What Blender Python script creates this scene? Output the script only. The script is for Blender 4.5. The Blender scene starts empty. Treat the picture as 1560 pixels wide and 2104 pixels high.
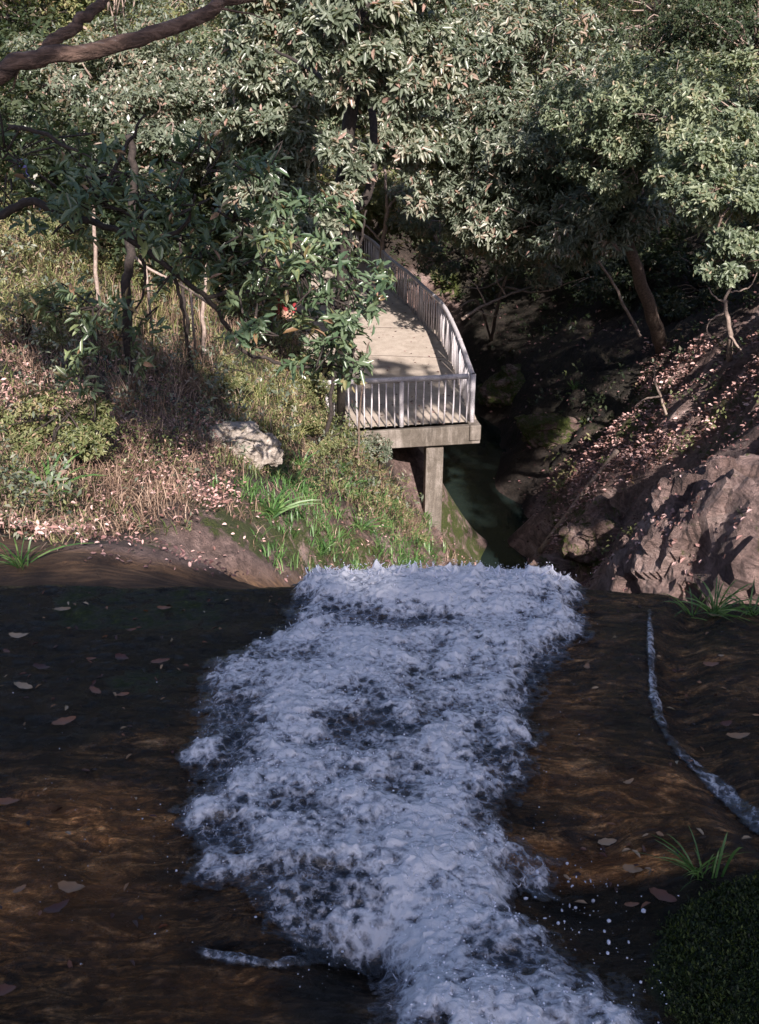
import bpy, math, random
import numpy as np

# ------------------------------------------------------------------ scene
SC = bpy.context.scene
COL = SC.collection
PITCH = math.radians(25.0); FPX = 2100.0
cam_d = bpy.data.cameras.new('camera'); cam = bpy.data.objects.new('camera', cam_d); COL.objects.link(cam)
cam.location = (0, 0, 0); cam.rotation_euler = (math.radians(90) - PITCH, 0, 0)
cam_d.sensor_fit = 'VERTICAL'; cam_d.sensor_height = 36.0; cam_d.lens = FPX / 2104.0 * 36.0
cam_d.clip_start = 0.05; cam_d.clip_end = 500
SC.camera = cam
SUN_EL = math.radians(33.0); SUN_AZ = math.radians(13.0)      # sun stands behind the camera, a little right
SUN = np.array([math.sin(SUN_AZ) * math.cos(SUN_EL), -math.cos(SUN_AZ) * math.cos(SUN_EL), math.sin(SUN_EL)])
W = bpy.data.worlds.new('World'); SC.world = W; W.use_nodes = True
nt = W.node_tree; bg = nt.nodes['Background']
sky = nt.nodes.new('ShaderNodeTexSky'); sky.sky_type = 'NISHITA'; sky.sun_disc = False
sky.sun_elevation = SUN_EL; sky.sun_rotation = math.pi - SUN_AZ
tn = nt.nodes.new('ShaderNodeMix'); tn.data_type = 'RGBA'; tn.blend_type = 'MULTIPLY'; tn.inputs[0].default_value = 1; tn.inputs[7].default_value = (1.06, .98, 1.04, 1)   # slightly hazy, less blue sky
nt.links.new(sky.outputs[0], tn.inputs[6]); nt.links.new(tn.outputs[2], bg.inputs[0]); bg.inputs[1].default_value = 0.08
sd = bpy.data.lights.new('sun', 'SUN'); so = bpy.data.objects.new('sun', sd); COL.objects.link(so)
sd.energy = 5.0; sd.angle = math.radians(0.5); sd.color = (1.0, 0.90, 0.85)
from mathutils import Vector
so.rotation_euler = Vector(tuple(-SUN)).to_track_quat('-Z', 'Y').to_euler()
SC.view_settings.view_transform = 'Standard'; SC.view_settings.look = 'None'
SC.view_settings.exposure = 1.15; SC.view_settings.gamma = 1.0
SC.cycles.transparent_max_bounces = 8; SC.cycles.max_bounces = 5
SC.cycles.diffuse_bounces = 3; SC.cycles.glossy_bounces = 3; SC.cycles.transmission_bounces = 4

# ------------------------------------------------------------------ helpers
rng = np.random.default_rng(7)
fw = np.array([0, math.cos(PITCH), -math.sin(PITCH)]); upv = np.array([0, math.sin(PITCH), math.cos(PITCH)])

def ray(px, py): return fw + np.array([1.0, 0, 0]) * (px - 780) / FPX + upv * (1052 - py) / FPX
def atY(px, py, Y): v = ray(px, py); return v * (Y / v[1])
def atZ(px, py, z): v = ray(px, py); return v * (z / v[2])
def proj(P):
    P = np.asarray(P, float); Z = P @ fw
    Z = np.where(np.abs(Z) < 1e-3, 1e-3, Z)
    return 780 + FPX * P[..., 0] / Z, 1052 - FPX * (P @ upv) / Z, Z

def _hash(ix, iy, iz):
    h = (ix * 374761393 + iy * 668265263 + iz * 2147483647 + 1013904223) & 0xffffffff
    h = ((h ^ (h >> 13)) * 1274126177) & 0xffffffff
    return (h ^ (h >> 16)) & 0xffffffff
def noise(x, y, z=0.0):
    x, y, z = np.broadcast_arrays(np.asarray(x, float), np.asarray(y, float), np.asarray(z, float))
    xi = np.floor(x).astype(np.int64); yi = np.floor(y).astype(np.int64); zi = np.floor(z).astype(np.int64)
    xf = x - xi; yf = y - yi; zf = z - zi
    f = lambda t: t * t * t * (t * (t * 6 - 15) + 10)
    u, v, w = f(xf), f(yf), f(zf)
    def g(a, b, c):
        h = _hash(xi + a, yi + b, zi + c)
        gx = ((h & 255) / 127.5 - 1); gy = (((h >> 8) & 255) / 127.5 - 1); gz = (((h >> 16) & 255) / 127.5 - 1)
        return gx * (xf - a) + gy * (yf - b) + gz * (zf - c)
    l = lambda a, b, t: a + (b - a) * t
    return 1.3 * l(l(l(g(0,0,0), g(1,0,0), u), l(g(0,1,0), g(1,1,0), u), v), l(l(g(0,0,1), g(1,0,1), u), l(g(0,1,1), g(1,1,1), u), v), w)
def fbm(x, y, z=0.0, o=4, gain=0.5):
    s = 0; a = 1; t = 0
    for i in range(o):
        s = s + a * noise(x * 2**i + 17.3 * i, y * 2**i - 5.1 * i, np.asarray(z) * 2**i + 3.7 * i); t += a; a *= gain
    return s / t
def ridged(x, y, z=0.0, o=3):
    s = 0; a = 1; t = 0
    for i in range(o):
        s = s + a * (1 - 2 * np.abs(noise(x * 2**i + 9.3 * i, y * 2**i + 4.1 * i, np.asarray(z) * 2**i + 1.7 * i))); t += a; a *= 0.5
    return s / t
def sst(a, b, x): t = np.clip((x - a) / (b - a), 0, 1); return t * t * (3 - 2 * t)
def inpoly(px, py, poly):
    px = np.asarray(px, float); py = np.asarray(py, float); r = np.zeros(px.shape, bool); n = len(poly)
    for i in range(n):
        x1, y1 = poly[i]; x2, y2 = poly[(i + 1) % n]
        if y1 == y2: continue
        c = ((y1 > py) != (y2 > py)) & (px < (x2 - x1) * (py - y1) / (y2 - y1) + x1)
        r ^= c
    return r
def sdist(x, y, poly):
    d = np.full(np.shape(x), 1e9); n = len(poly)
    for i in range(n):
        a = poly[i]; b = poly[(i + 1) % n]; ex, ey = b[0]-a[0], b[1]-a[1]
        t = np.clip(((x-a[0])*ex + (y-a[1])*ey) / (ex*ex+ey*ey+1e-12), 0, 1)
        d = np.minimum(d, np.hypot(x-a[0]-t*ex, y-a[1]-t*ey))
    return np.where(inpoly(x, y, poly), d, -d)

def tag(o, label=None, cat=None, group=None, kind=None):
    if label: o['label'] = label
    if cat: o['category'] = cat
    if group: o['group'] = group
    if kind: o['kind'] = kind
    return o
def empty(name, loc, label, cat, group=None):
    o = bpy.data.objects.new(name, None); COL.objects.link(o); o.location = tuple(float(c) for c in loc); o.empty_display_size = .2
    return tag(o, label, cat, group)
def npmesh(name, V, F, mat, parent=None, smooth=False, attrs=None, fattrs=None):
    """V (n,3), F (m,k) uniform polygons or list of polygons; parent's location is subtracted"""
    V = np.asarray(V, np.float64)
    if parent is not None: V = V - np.array(parent.location)
    me = bpy.data.meshes.new(name)
    if isinstance(F, np.ndarray):
        k = F.shape[1]; m = len(F)
        me.vertices.add(len(V)); me.vertices.foreach_set('co', V.astype(np.float32).ravel())
        me.loops.add(m * k); me.loops.foreach_set('vertex_index', F.astype(np.int32).ravel())
        me.polygons.add(m); me.polygons.foreach_set('loop_start', np.arange(0, m * k, k, dtype=np.int32))
        me.polygons.foreach_set('loop_total', np.full(m, k, dtype=np.int32))
        me.update(calc_edges=True)
    else:
        me.from_pydata([tuple(v) for v in V], [], [tuple(f) for f in F]); me.update()
    if smooth: me.polygons.foreach_set('use_smooth', np.ones(len(me.polygons), bool))
    for an, av in (attrs or {}).items():
        a = me.attributes.new(an, 'FLOAT', 'POINT'); a.data.foreach_set('value', np.asarray(av, np.float32).ravel())
    for an, av in (fattrs or {}).items():
        a = me.attributes.new(an, 'FLOAT', 'FACE'); a.data.foreach_set('value', np.asarray(av, np.float32).ravel())
    me.validate() if not isinstance(F, np.ndarray) else None
    o = bpy.data.objects.new(name, me); COL.objects.link(o); me.materials.append(mat)
    if parent is not None: o.parent = parent
    return o
class Geo:
    def __init__(s): s.v = []; s.f = []
    def add(s, V, F):
        b = len(s.v); s.v.extend([tuple(map(float, v)) for v in V]); s.f.extend([tuple(int(i) + b for i in f) for f in F]); return s
    def tube(s, pts, rad, seg=8, wob=0.0):
        pts = np.asarray(pts, float); n = len(pts)
        rad = np.full(n, rad, float) if np.isscalar(rad) else np.asarray(rad, float)
        T = np.gradient(pts, axis=0); T /= np.linalg.norm(T, axis=1)[:, None] + 1e-9
        ref = np.array([0, 0, 1.0]) if abs(T[0][2]) < .9 else np.array([1.0, 0, 0])
        V = []
        A = np.cross(T[0], ref); A /= np.linalg.norm(A)
        for i in range(n):
            A = A - T[i] * (A @ T[i]); A /= np.linalg.norm(A) + 1e-9; B = np.cross(T[i], A)
            for k in range(seg):
                th = 2 * math.pi * k / seg; r = rad[i] * (1 + (random.uniform(-wob, wob) if wob else 0))
                V.append(pts[i] + r * (A * math.cos(th) + B * math.sin(th)))
        F = [(i*seg+k, i*seg+(k+1) % seg, (i+1)*seg+(k+1) % seg, (i+1)*seg+k) for i in range(n-1) for k in range(seg)]
        F += [tuple(range(seg))[::-1], tuple(range((n-1)*seg, n*seg))]
        return s.add(V, F)
    def build(s, name, mat, parent=None, smooth=True): return npmesh(name, s.v, s.f, mat, parent, smooth)
def curve(pts, n=12, jit=0.0):
    """Catmull-Rom through the points, with a little natural wander"""
    P = np.asarray(pts, float); P = np.vstack([2*P[0]-P[1], P, 2*P[-1]-P[-2]]); out = []
    for i in range(1, len(P)-2):
        for k in range(n):
            t = k / n; p0, p1, p2, p3 = P[i-1], P[i], P[i+1], P[i+2]
            out.append(.5*((2*p1) + (-p0+p2)*t + (2*p0-5*p1+4*p2-p3)*t*t + (-p0+3*p1-3*p2+p3)*t**3))
    out.append(P[-2]); out = np.array(out)
    if jit:
        s = rng.uniform(0, 99)
        L = np.arange(len(out)) * .35
        out = out + jit * np.stack([noise(L, s), noise(L, s+11), noise(L, s+23)], 1)
    return out
def taper(r0, r1, n, p=1.0): return r0 + (r1 - r0) * np.linspace(0, 1, n) ** p

# ------------------------------------------------------------------ materials
def newmat(name):
    m = bpy.data.materials.new(name); m.use_nodes = True; n = m.node_tree.nodes; l = m.node_tree.links
    return m, n, l, n['Principled BSDF'], n['Material Output']
def ramp(n, stops, interp='LINEAR'):
    r = n.new('ShaderNodeValToRGB'); r.color_ramp.interpolation = interp; e = r.color_ramp.elements
    while len(e) < len(stops): e.new(0.5)
    for i, (p, c) in enumerate(stops): e[i].position = p; e[i].color = (*c, 1) if len(c) == 3 else c
    return r
def nz(n, l, scale, detail=5, rough=.6, dist=0.0, vec=None):
    t = n.new('ShaderNodeTexNoise'); t.inputs['Scale'].default_value = scale; t.inputs['Detail'].default_value = detail
    t.inputs['Roughness'].default_value = rough; t.inputs['Distortion'].default_value = dist
    if vec is not None: l.new(vec, t.inputs['Vector'])
    return t
def pos(n): return n.new('ShaderNodeNewGeometry').outputs['Position']
def mapv(n, l, vec, sc, rot=(0, 0, 0)):
    m = n.new('ShaderNodeMapping'); m.inputs['Scale'].default_value = sc; m.inputs['Rotation'].default_value = rot; l.new(vec, m.inputs['Vector']); return m.outputs[0]
def attr(n, name): a = n.new('ShaderNodeAttribute'); a.attribute_name = name; return a.outputs['Fac']
def mixc(n, l, fac, a, b, mode='MIX'):
    m = n.new('ShaderNodeMix'); m.data_type = 'RGBA'; m.blend_type = mode
    if hasattr(fac, 'links'): l.new(fac, m.inputs[0])
    else: m.inputs[0].default_value = fac
    for s, v in ((6, a), (7, b)):
        if hasattr(v, 'links'): l.new(v, m.inputs[s])
        else: m.inputs[s].default_value = (*v, 1)
    return m.outputs[2]
def math_(n, l, op, a, b=None, c=None, clamp=False):
    m = n.new('ShaderNodeMath'); m.operation = op; m.use_clamp = clamp
    for i, v in enumerate((a, b, c)):
        if v is None: continue
        if hasattr(v, 'links'): l.new(v, m.inputs[i])
        else: m.inputs[i].default_value = v
    return m.outputs[0]
def bump(n, l, h, st, dist=.05, normal=None):
    b = n.new('ShaderNodeBump'); b.inputs['Strength'].default_value = st; b.inputs['Distance'].default_value = dist; l.new(h, b.inputs['Height'])
    if normal is not None: l.new(normal, b.inputs['Normal'])
    return b.outputs[0]

def leaf_mat(name, stops, rough=.42, trans=.3, spec=.5):
    m, n, l, p, out = newmat(name)
    c = ramp(n, stops); l.new(attr(n, 'rnd'), c.inputs[0])
    t = nz(n, l, 30, 2, vec=pos(n)); v = math_(n, l, 'MULTIPLY_ADD', t.outputs[0], .7, .65)
    col = mixc(n, l, 1.0, c.outputs[0], v, 'MULTIPLY')
    l.new(col, p.inputs['Base Color']); p.inputs['Roughness'].default_value = rough; p.inputs['Specular IOR Level'].default_value = spec
    tr = n.new('ShaderNodeBsdfTranslucent'); tc = mixc(n, l, 1.0, col, (1.5, 1.5, .7), 'MULTIPLY'); l.new(tc, tr.inputs[0])
    mx = n.new('ShaderNodeMixShader'); mx.inputs[0].default_value = trans; l.new(p.outputs[0], mx.inputs[1]); l.new(tr.outputs[0], mx.inputs[2])
    l.new(mx.outputs[0], out.inputs[0]); return m
M = {}
M['leaf_big'] = leaf_mat('leaf_big', [(0, (.035, .065, .035)), (.35, (.07, .115, .06)), (.7, (.13, .175, .10)), (.86, (.20, .24, .11)), (.93, (.24, .15, .08)), (1, (.30, .19, .14))], rough=.3, spec=.7)
M['leaf_grey'] = leaf_mat('leaf_grey', [(0, (.03, .046, .032)), (.3, (.085, .108, .072)), (.65, (.165, .192, .138)), (.82, (.30, .30, .23)), (.93, (.27, .17, .13)), (1, (.36, .24, .2))], rough=.34, spec=.6)
M['leaf_light'] = leaf_mat('leaf_light', [(0, (.06, .085, .05)), (.5, (.14, .175, .11)), (.85, (.25, .28, .17)), (1, (.38, .28, .2))], rough=.4)
M['leaf_yellow'] = leaf_mat('leaf_yellow', [(0, (.05, .07, .025)), (.45, (.12, .145, .055)), (.75, (.22, .22, .10)), (.9, (.30, .22, .13)), (1, (.42, .27, .20))], rough=.5)
M['leaf_dark'] = leaf_mat('leaf_dark', [(0, (.02, .035, .018)), (.5, (.045, .065, .032)), (.85, (.08, .095, .05)), (1, (.17, .11, .08))], rough=.4)
M['grass'] = leaf_mat('grass', [(0, (.03, .055, .015)), (.4, (.085, .12, .035)), (.7, (.18, .20, .07)), (1, (.34, .28, .16))], rough=.55)
M['moss_leaf'] = leaf_mat('moss_leaf', [(0, (.008, .014, .004)), (.6, (.03, .05, .010)), (1, (.10, .13, .025))], rough=.6)
M['grass_pale'] = leaf_mat('grass_pale', [(0, (.07, .09, .03)), (.5, (.22, .24, .08)), (1, (.50, .44, .24))], rough=.5)
M['grass_green'] = leaf_mat('grass_green', [(0, (.035, .09, .025)), (.5, (.08, .17, .045)), (1, (.17, .26, .09))], rough=.45)
M['straw'] = leaf_mat('straw', [(0, (.06, .035, .025)), (.45, (.19, .12, .085)), (.8, (.34, .24, .17)), (1, (.52, .40, .31))], rough=.65, trans=.15)
M['litter'] = leaf_mat('litter', [(0, (.10, .05, .04)), (.35, (.28, .15, .13)), (.75, (.52, .33, .30)), (1, (.70, .50, .47))], rough=.6, trans=.15)
M['dead_leaf'] = leaf_mat('dead_leaf', [(0, (.012, .009, .007)), (.35, (.07, .025, .018)), (.55, (.17, .075, .04)), (.75, (.25, .16, .09)), (1, (.38, .31, .22))], rough=.4, trans=.1)
M['litter_dark'] = leaf_mat('litter_dark', [(0, (.05, .03, .03)), (.5, (.12, .06, .06)), (.85, (.28, .15, .14)), (1, (.45, .3, .28))], rough=.6, trans=.1)
def simple(name, stops, scale=8, rough=.8, bs=.6, sc=(1, 1, 1), bd=.02, detail=6):
    m, n, l, p, out = newmat(name); v = mapv(n, l, pos(n), sc); t = nz(n, l, scale, detail, .65, .4, v)
    r = ramp(n, stops); l.new(t.outputs[0], r.inputs[0]); l.new(r.outputs[0], p.inputs['Base Color']); p.inputs['Roughness'].default_value = rough
    l.new(bump(n, l, t.outputs[0], bs, bd), p.inputs['Normal']); return m
M['bark'] = simple('bark', [(.3, (.05, .035, .026)), (.5, (.12, .085, .065)), (.7, (.22, .16, .13))], 22, .85, .8)
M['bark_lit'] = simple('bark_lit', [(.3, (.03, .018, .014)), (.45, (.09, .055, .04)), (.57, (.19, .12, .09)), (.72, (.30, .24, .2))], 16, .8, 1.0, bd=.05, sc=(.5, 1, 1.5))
M['bark_dark'] = simple('bark_dark', [(.3, (.012, .009, .008)), (.6, (.04, .03, .025)), (.75, (.08, .06, .05))], 20, .9, .7)
M['bark_pale'] = simple('bark_pale', [(.3, (.16, .12, .10)), (.55, (.30, .23, .19)), (.75, (.42, .35, .30))], 18, .8, .6)
def concrete(name, a, b, c, dirt=.5):
    m, n, l, p, out = newmat(name); P = pos(n)
    t = nz(n, l, 3.0, 8, .7, .3, P); r = ramp(n, [(.3, a), (.5, b), (.7, c)]); l.new(t.outputs[0], r.inputs[0])
    g = nz(n, l, 60, 4, .7, 0, P); r2 = ramp(n, [(.35, (.55, .55, .55)), (.6, (1, 1, 1))]); l.new(g.outputs[0], r2.inputs[0])
    st = nz(n, l, 2.2, 5, .7, .6, mapv(n, l, P, (1.5, 1.5, .25))); r3 = ramp(n, [(.42, (.38, .36, .32)), (.58, (1, 1, 1))]); l.new(st.outputs[0], r3.inputs[0])
    col = mixc(n, l, 1, mixc(n, l, 1, r.outputs[0], r2.outputs[0], 'MULTIPLY'), mixc(n, l, dirt, (1, 1, 1), r3.outputs[0]), 'MULTIPLY')
    l.new(col, p.inputs['Base Color']); p.inputs['Roughness'].default_value = .85
    l.new(bump(n, l, g.outputs[0], .5, .012), p.inputs['Normal']); return m
M['deck'] = concrete('deck_concrete', (.42, .35, .28), (.54, .46, .38), (.62, .54, .45), .2)
M['concrete'] = concrete('weathered_concrete', (.13, .11, .09), (.22, .19, .16), (.32, .28, .25), .8)
M['rail'] = concrete('rail_grey', (.58, .54, .56), (.70, .66, .68), (.78, .74, .75), .25)
M['rail_lit'] = M['rail']

def rock_nodes(n, l, P, moss_a, dark_a):
    """layered brown rock with crusty light patches, moss by attribute"""
    w = nz(n, l, 1.1, 6, .7, .8, P)
    r = ramp(n, [(.25, (.07, .045, .038)), (.42, (.18, .12, .105)), (.56, (.36, .255, .23)), (.72, (.56, .45, .42))]); l.new(w.outputs[0], r.inputs[0])
    st = nz(n, l, 3.4, 9, .75, 1.2, mapv(n, l, P, (.8, .8, 2.6), (.35, .25, .1)))
    r2 = ramp(n, [(.32, (.28, .26, .25)), (.5, (.9, .88, .86)), (.68, (1.5, 1.45, 1.4))]); l.new(st.outputs[0], r2.inputs[0])
    col = mixc(n, l, 1, r.outputs[0], r2.outputs[0], 'MULTIPLY')
    mn = nz(n, l, 2.2, 9, .78, .8, mapv(n, l, P, (1.6, .7, 1.6), (0, 0, .6))); mf = math_(n, l, 'MULTIPLY_ADD', mn.outputs[0], 4.4, -2.3)
    ms = math_(n, l, 'MULTIPLY_ADD', moss_a, 1.6, mf); mr = ramp(n, [(.42, (0, 0, 0)), (.75, (1, 1, 1))]); l.new(ms, mr.inputs[0])
    mc = nz(n, l, 45, 4, .7, 0, P); mcr = ramp(n, [(.3, (.018, .03, .006)), (.5, (.06, .085, .012)), (.7, (.17, .19, .03))]); l.new(mc.outputs[0], mcr.inputs[0])
    return mixc(n, l, mr.outputs[0], col, mcr.outputs[0]), st, mc
m, n, l, p, out = newmat('gorge_rock'); P = pos(n)
col, st, mc = rock_nodes(n, l, P, attr(n, 'moss'), None)
soil_shade = nz(n, l, 9, 7, .7, .5, P); sr = ramp(n, [(.3, (.008, .007, .005)), (.5, (.022, .017, .012)), (.65, (.055, .04, .028)), (.8, (.15, .10, .075))]); l.new(soil_shade.outputs[0], sr.inputs[0])
col = mixc(n, l, attr(n, 'soil_shade'), col, sr.outputs[0])
gs = nz(n, l, 2.2, 8, .72, 1.2, mapv(n, l, P, (1, 5, 1), (0, 0, -.12))); gr = ramp(n, [(.3, (.03, .018, .012)), (.48, (.16, .085, .04)), (.62, (.34, .19, .09)), (.75, (.5, .33, .19))]); l.new(gs.outputs[0], gr.inputs[0])
col = mixc(n, l, attr(n, 'ochre'), col, gr.outputs[0])
l.new(col, p.inputs['Base Color']); p.inputs['Roughness'].default_value = .7
f = nz(n, l, 14, 10, .75, .6, P); h = math_(n, l, 'ADD', st.outputs[0], f.outputs[0]); l.new(bump(n, l, h, 1.0, .16), p.inputs['Normal']); M['gorge'] = m

# wet slab of the stream bed
m, n, l, p, out = newmat('wet_rock_bed'); P = pos(n)
wz = nz(n, l, .9, 4, .6, 0, P)
vv = n.new('ShaderNodeVectorMath'); vv.operation = 'MULTIPLY_ADD'; l.new(wz.outputs['Color'], vv.inputs[0]); vv.inputs[1].default_value = (.4, .3, 0); l.new(P, vv.inputs[2])
s1 = nz(n, l, 6.5, 12, .76, .9, mapv(n, l, vv.outputs[0], (1.0, 3.0, 1.0), (0, 0, -.45)))
r = ramp(n, [(.30, (.004, .0035, .004)), (.44, (.014, .009, .006)), (.50, (.045, .025, .012)), (.56, (.105, .062, .030)), (.64, (.26, .165, .09)), (.74, (.48, .36, .23))]); l.new(s1.outputs[0], r.inputs[0])
s2 = nz(n, l, 2.3, 8, .72, .5, P); r2 = ramp(n, [(.36, (.3, .3, .33)), (.5, (1.0, .97, .92)), (.66, (2.1, 1.95, 1.75))]); l.new(s2.outputs[0], r2.inputs[0])
col = mixc(n, l, 1, r.outputs[0], r2.outputs[0], 'MULTIPLY')
g1 = nz(n, l, 48, 9, .8, .4, mapv(n, l, P, (1, 1.7, 1), (0, 0, -.5))); g2 = ramp(n, [(.36, (.30, .30, .31)), (.5, (.95, .93, .9)), (.60, (1.9, 1.75, 1.5)), (.72, (3.6, 3.2, 2.7))]); l.new(g1.outputs[0], g2.inputs[0])
col = mixc(n, l, 1, col, g2.outputs[0], 'MULTIPLY')
col = mixc(n, l, attr(n, 'gold'), col, mixc(n, l, 1, mixc(n, l, .2, col, (.16, .08, .03)), (3.4, 2.9, 2.4), 'MULTIPLY'))
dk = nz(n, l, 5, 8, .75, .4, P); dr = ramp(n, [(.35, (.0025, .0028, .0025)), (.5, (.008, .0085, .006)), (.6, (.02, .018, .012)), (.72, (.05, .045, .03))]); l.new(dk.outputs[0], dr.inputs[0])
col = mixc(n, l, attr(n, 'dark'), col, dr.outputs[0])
mn = nz(n, l, 9, 6, .7, .3, P); ms = math_(n, l, 'MULTIPLY_ADD', attr(n, 'moss'), 1.5, math_(n, l, 'MULTIPLY_ADD', mn.outputs[0], 2, -1.15)); mr = ramp(n, [(.35, (0, 0, 0)), (.7, (1, 1, 1))]); l.new(ms, mr.inputs[0])
mc = nz(n, l, 60, 4, .7, 0, P); mcr = ramp(n, [(.3, (.008, .015, .004)), (.5, (.022, .036, .008)), (.72, (.07, .09, .018))]); l.new(mc.outputs[0], mcr.inputs[0])
col = mixc(n, l, mr.outputs[0], col, mcr.outputs[0])
l.new(col, p.inputs['Base Color'])
fine0 = nz(n, l, 18, 6, .7, .3, P); rr = math_(n, l, 'MULTIPLY_ADD', mr.outputs[0], .6, math_(n, l, 'MULTIPLY_ADD', fine0.outputs[0], .9, -.22)); l.new(rr, p.inputs['Roughness']); p.inputs['Specular IOR Level'].default_value = .35
fine = nz(n, l, 26, 9, .75, .8, P); hh = math_(n, l, 'ADD', math_(n, l, 'MULTIPLY', s1.outputs[0], .8), math_(n, l, 'MULTIPLY_ADD', fine.outputs[0], .6, math_(n, l, 'MULTIPLY', g1.outputs[0], .5)))
l.new(bump(n, l, hh, 1.0, .03), p.inputs['Normal']); M['slab'] = m

# foam and water
m, n, l, p, out = newmat('white_water'); P = pos(n)
n.remove(p)
fo = attr(n, 'foam')
wv = nz(n, l, 16, 4, .6, 0, P); dv = n.new('ShaderNodeVectorMath'); dv.operation = 'MULTIPLY_ADD'; l.new(wv.outputs['Color'], dv.inputs[0]); dv.inputs[1].default_value = (.06, .06, .06); l.new(P, dv.inputs[2])
def vor(sc):
    v_ = n.new('ShaderNodeTexVoronoi'); v_.feature = 'DISTANCE_TO_EDGE'; v_.inputs['Scale'].default_value = sc; l.new(dv.outputs[0], v_.inputs['Vector']); return v_.outputs['Distance']
d1 = vor(24); d2 = vor(62)
a = nz(n, l, 40, 5, .7, 1.0, P); b = nz(n, l, 130, 3, .6, .4, P)
lace = math_(n, l, 'ADD', math_(n, l, 'MULTIPLY_ADD', d1, -1.5, .30), math_(n, l, 'MULTIPLY_ADD', d2, -.6, .10))
fsum0 = math_(n, l, 'ADD', fo, lace)
fsum = math_(n, l, 'ADD', fsum0, math_(n, l, 'ADD', math_(n, l, 'MULTIPLY_ADD', a.outputs[0], .8, -.4), math_(n, l, 'MULTIPLY_ADD', b.outputs[0], .4, -.2)))
mr = n.new('ShaderNodeMapRange'); l.new(fsum, mr.inputs[0]); mr.inputs[1].default_value = -.10; mr.inputs[2].default_value = .66; mr.inputs[4].default_value = .97
hb = math_(n, l, 'ADD', math_(n, l, 'MULTIPLY', fsum, .5), math_(n, l, 'MULTIPLY', b.outputs[0], .35)); bn = bump(n, l, hb, .45, .012)
df = n.new('ShaderNodeBsdfPrincipled'); fcr = ramp(n, [(.1, (.76, .80, .92)), (.5, (.95, .96, 1.0))]); l.new(math_(n, l, 'MULTIPLY', fsum, .8), fcr.inputs[0]); l.new(fcr.outputs[0], df.inputs['Base Color']); df.inputs['Roughness'].default_value = .22; l.new(bn, df.inputs['Normal'])
tl = n.new('ShaderNodeBsdfTranslucent'); tl.inputs[0].default_value = (.75, .8, .92, 1)
m1 = n.new('ShaderNodeMixShader'); m1.inputs[0].default_value = .3; l.new(df.outputs[0], m1.inputs[1]); l.new(tl.outputs[0], m1.inputs[2])
tr = n.new('ShaderNodeBsdfTransparent'); tr.inputs[0].default_value = (.78, .80, .86, 1)
gl = n.new('ShaderNodeBsdfGlossy'); gl.inputs['Roughness'].default_value = .06; l.new(bn, gl.inputs['Normal']); gl.inputs[0].default_value = (.9, .93, 1, 1)
fr = n.new('ShaderNodeFresnel'); fr.inputs[0].default_value = 1.33; l.new(bn, fr.inputs['Normal'])
frs = math_(n, l, 'MULTIPLY_ADD', fr.outputs[0], 1.3, .03, clamp=True)
m2 = n.new('ShaderNodeMixShader'); l.new(frs, m2.inputs[0]); l.new(tr.outputs[0], m2.inputs[1]); l.new(gl.outputs[0], m2.inputs[2])
m3 = n.new('ShaderNodeMixShader'); l.new(mr.outputs[0], m3.inputs[0]); l.new(m2.outputs[0], m3.inputs[1]); l.new(m1.outputs[0], m3.inputs[2])
l.new(m3.outputs[0], out.inputs[0]); M['foam'] = m
m4 = n.new('ShaderNodeMixShader'); mr2 = n.new('ShaderNodeMapRange'); l.new(fsum, mr2.inputs[0]); mr2.inputs[1].default_value = -.75; mr2.inputs[2].default_value = -.3
tp = n.new('ShaderNodeBsdfTransparent'); l.new(mr2.outputs[0], m4.inputs[0]); l.new(tp.outputs[0], m4.inputs[1]); l.new(m3.outputs[0], m4.inputs[2]); l.new(m4.outputs[0], out.inputs[0])
m, n, l, p, out = newmat('droplet'); p.inputs['Base Color'].default_value = (.62, .66, .8, 1); p.inputs['Roughness'].default_value = .08; p.inputs['Specular IOR Level'].default_value = .9; p.inputs['Alpha'].default_value = .75; M['drop'] = m
m, n, l, p, out = newmat('spray'); p.inputs['Base Color'].default_value = (.78, .80, .9, 1); p.inputs['Roughness'].default_value = .12; M['spray'] = m
m, n, l, p, out = newmat('pool_water'); P = pos(n); p.inputs['Base Color'].default_value = (.012, .02, .018, 1); p.inputs['Roughness'].default_value = .08
w = nz(n, l, 3, 4, .6, .3, mapv(n, l, P, (1, .6, 1))); l.new(bump(n, l, w.outputs[0], .35, .08), p.inputs['Normal']); M['pool'] = m

# ------------------------------------------------------------------ terrain
Zd = -8.0
C = []
def cp(px, py, Y): C.append(atY(px, py, Y))
def cw(x, y, z): C.append(np.array([x, y, z], float))
# behind and beside the camera
for x, z in ((-14, 1.5), (-7, -.8), (0, -2.2), (7, -.9), (14, 1.5)):
    for y in (-24, -14, -6): cw(x, y, z + (-y) * .10)
cw(-6, 0, -1.6); cw(6, 0, -1.4); cw(-3.5, 1.5, -2.15); cw(3.8, 1.5, -2.0); cw(-9, 3, -1.5); cw(9, 3, -.8); cw(0, 2, -2.6); cw(0, 0, -2.3)
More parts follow.
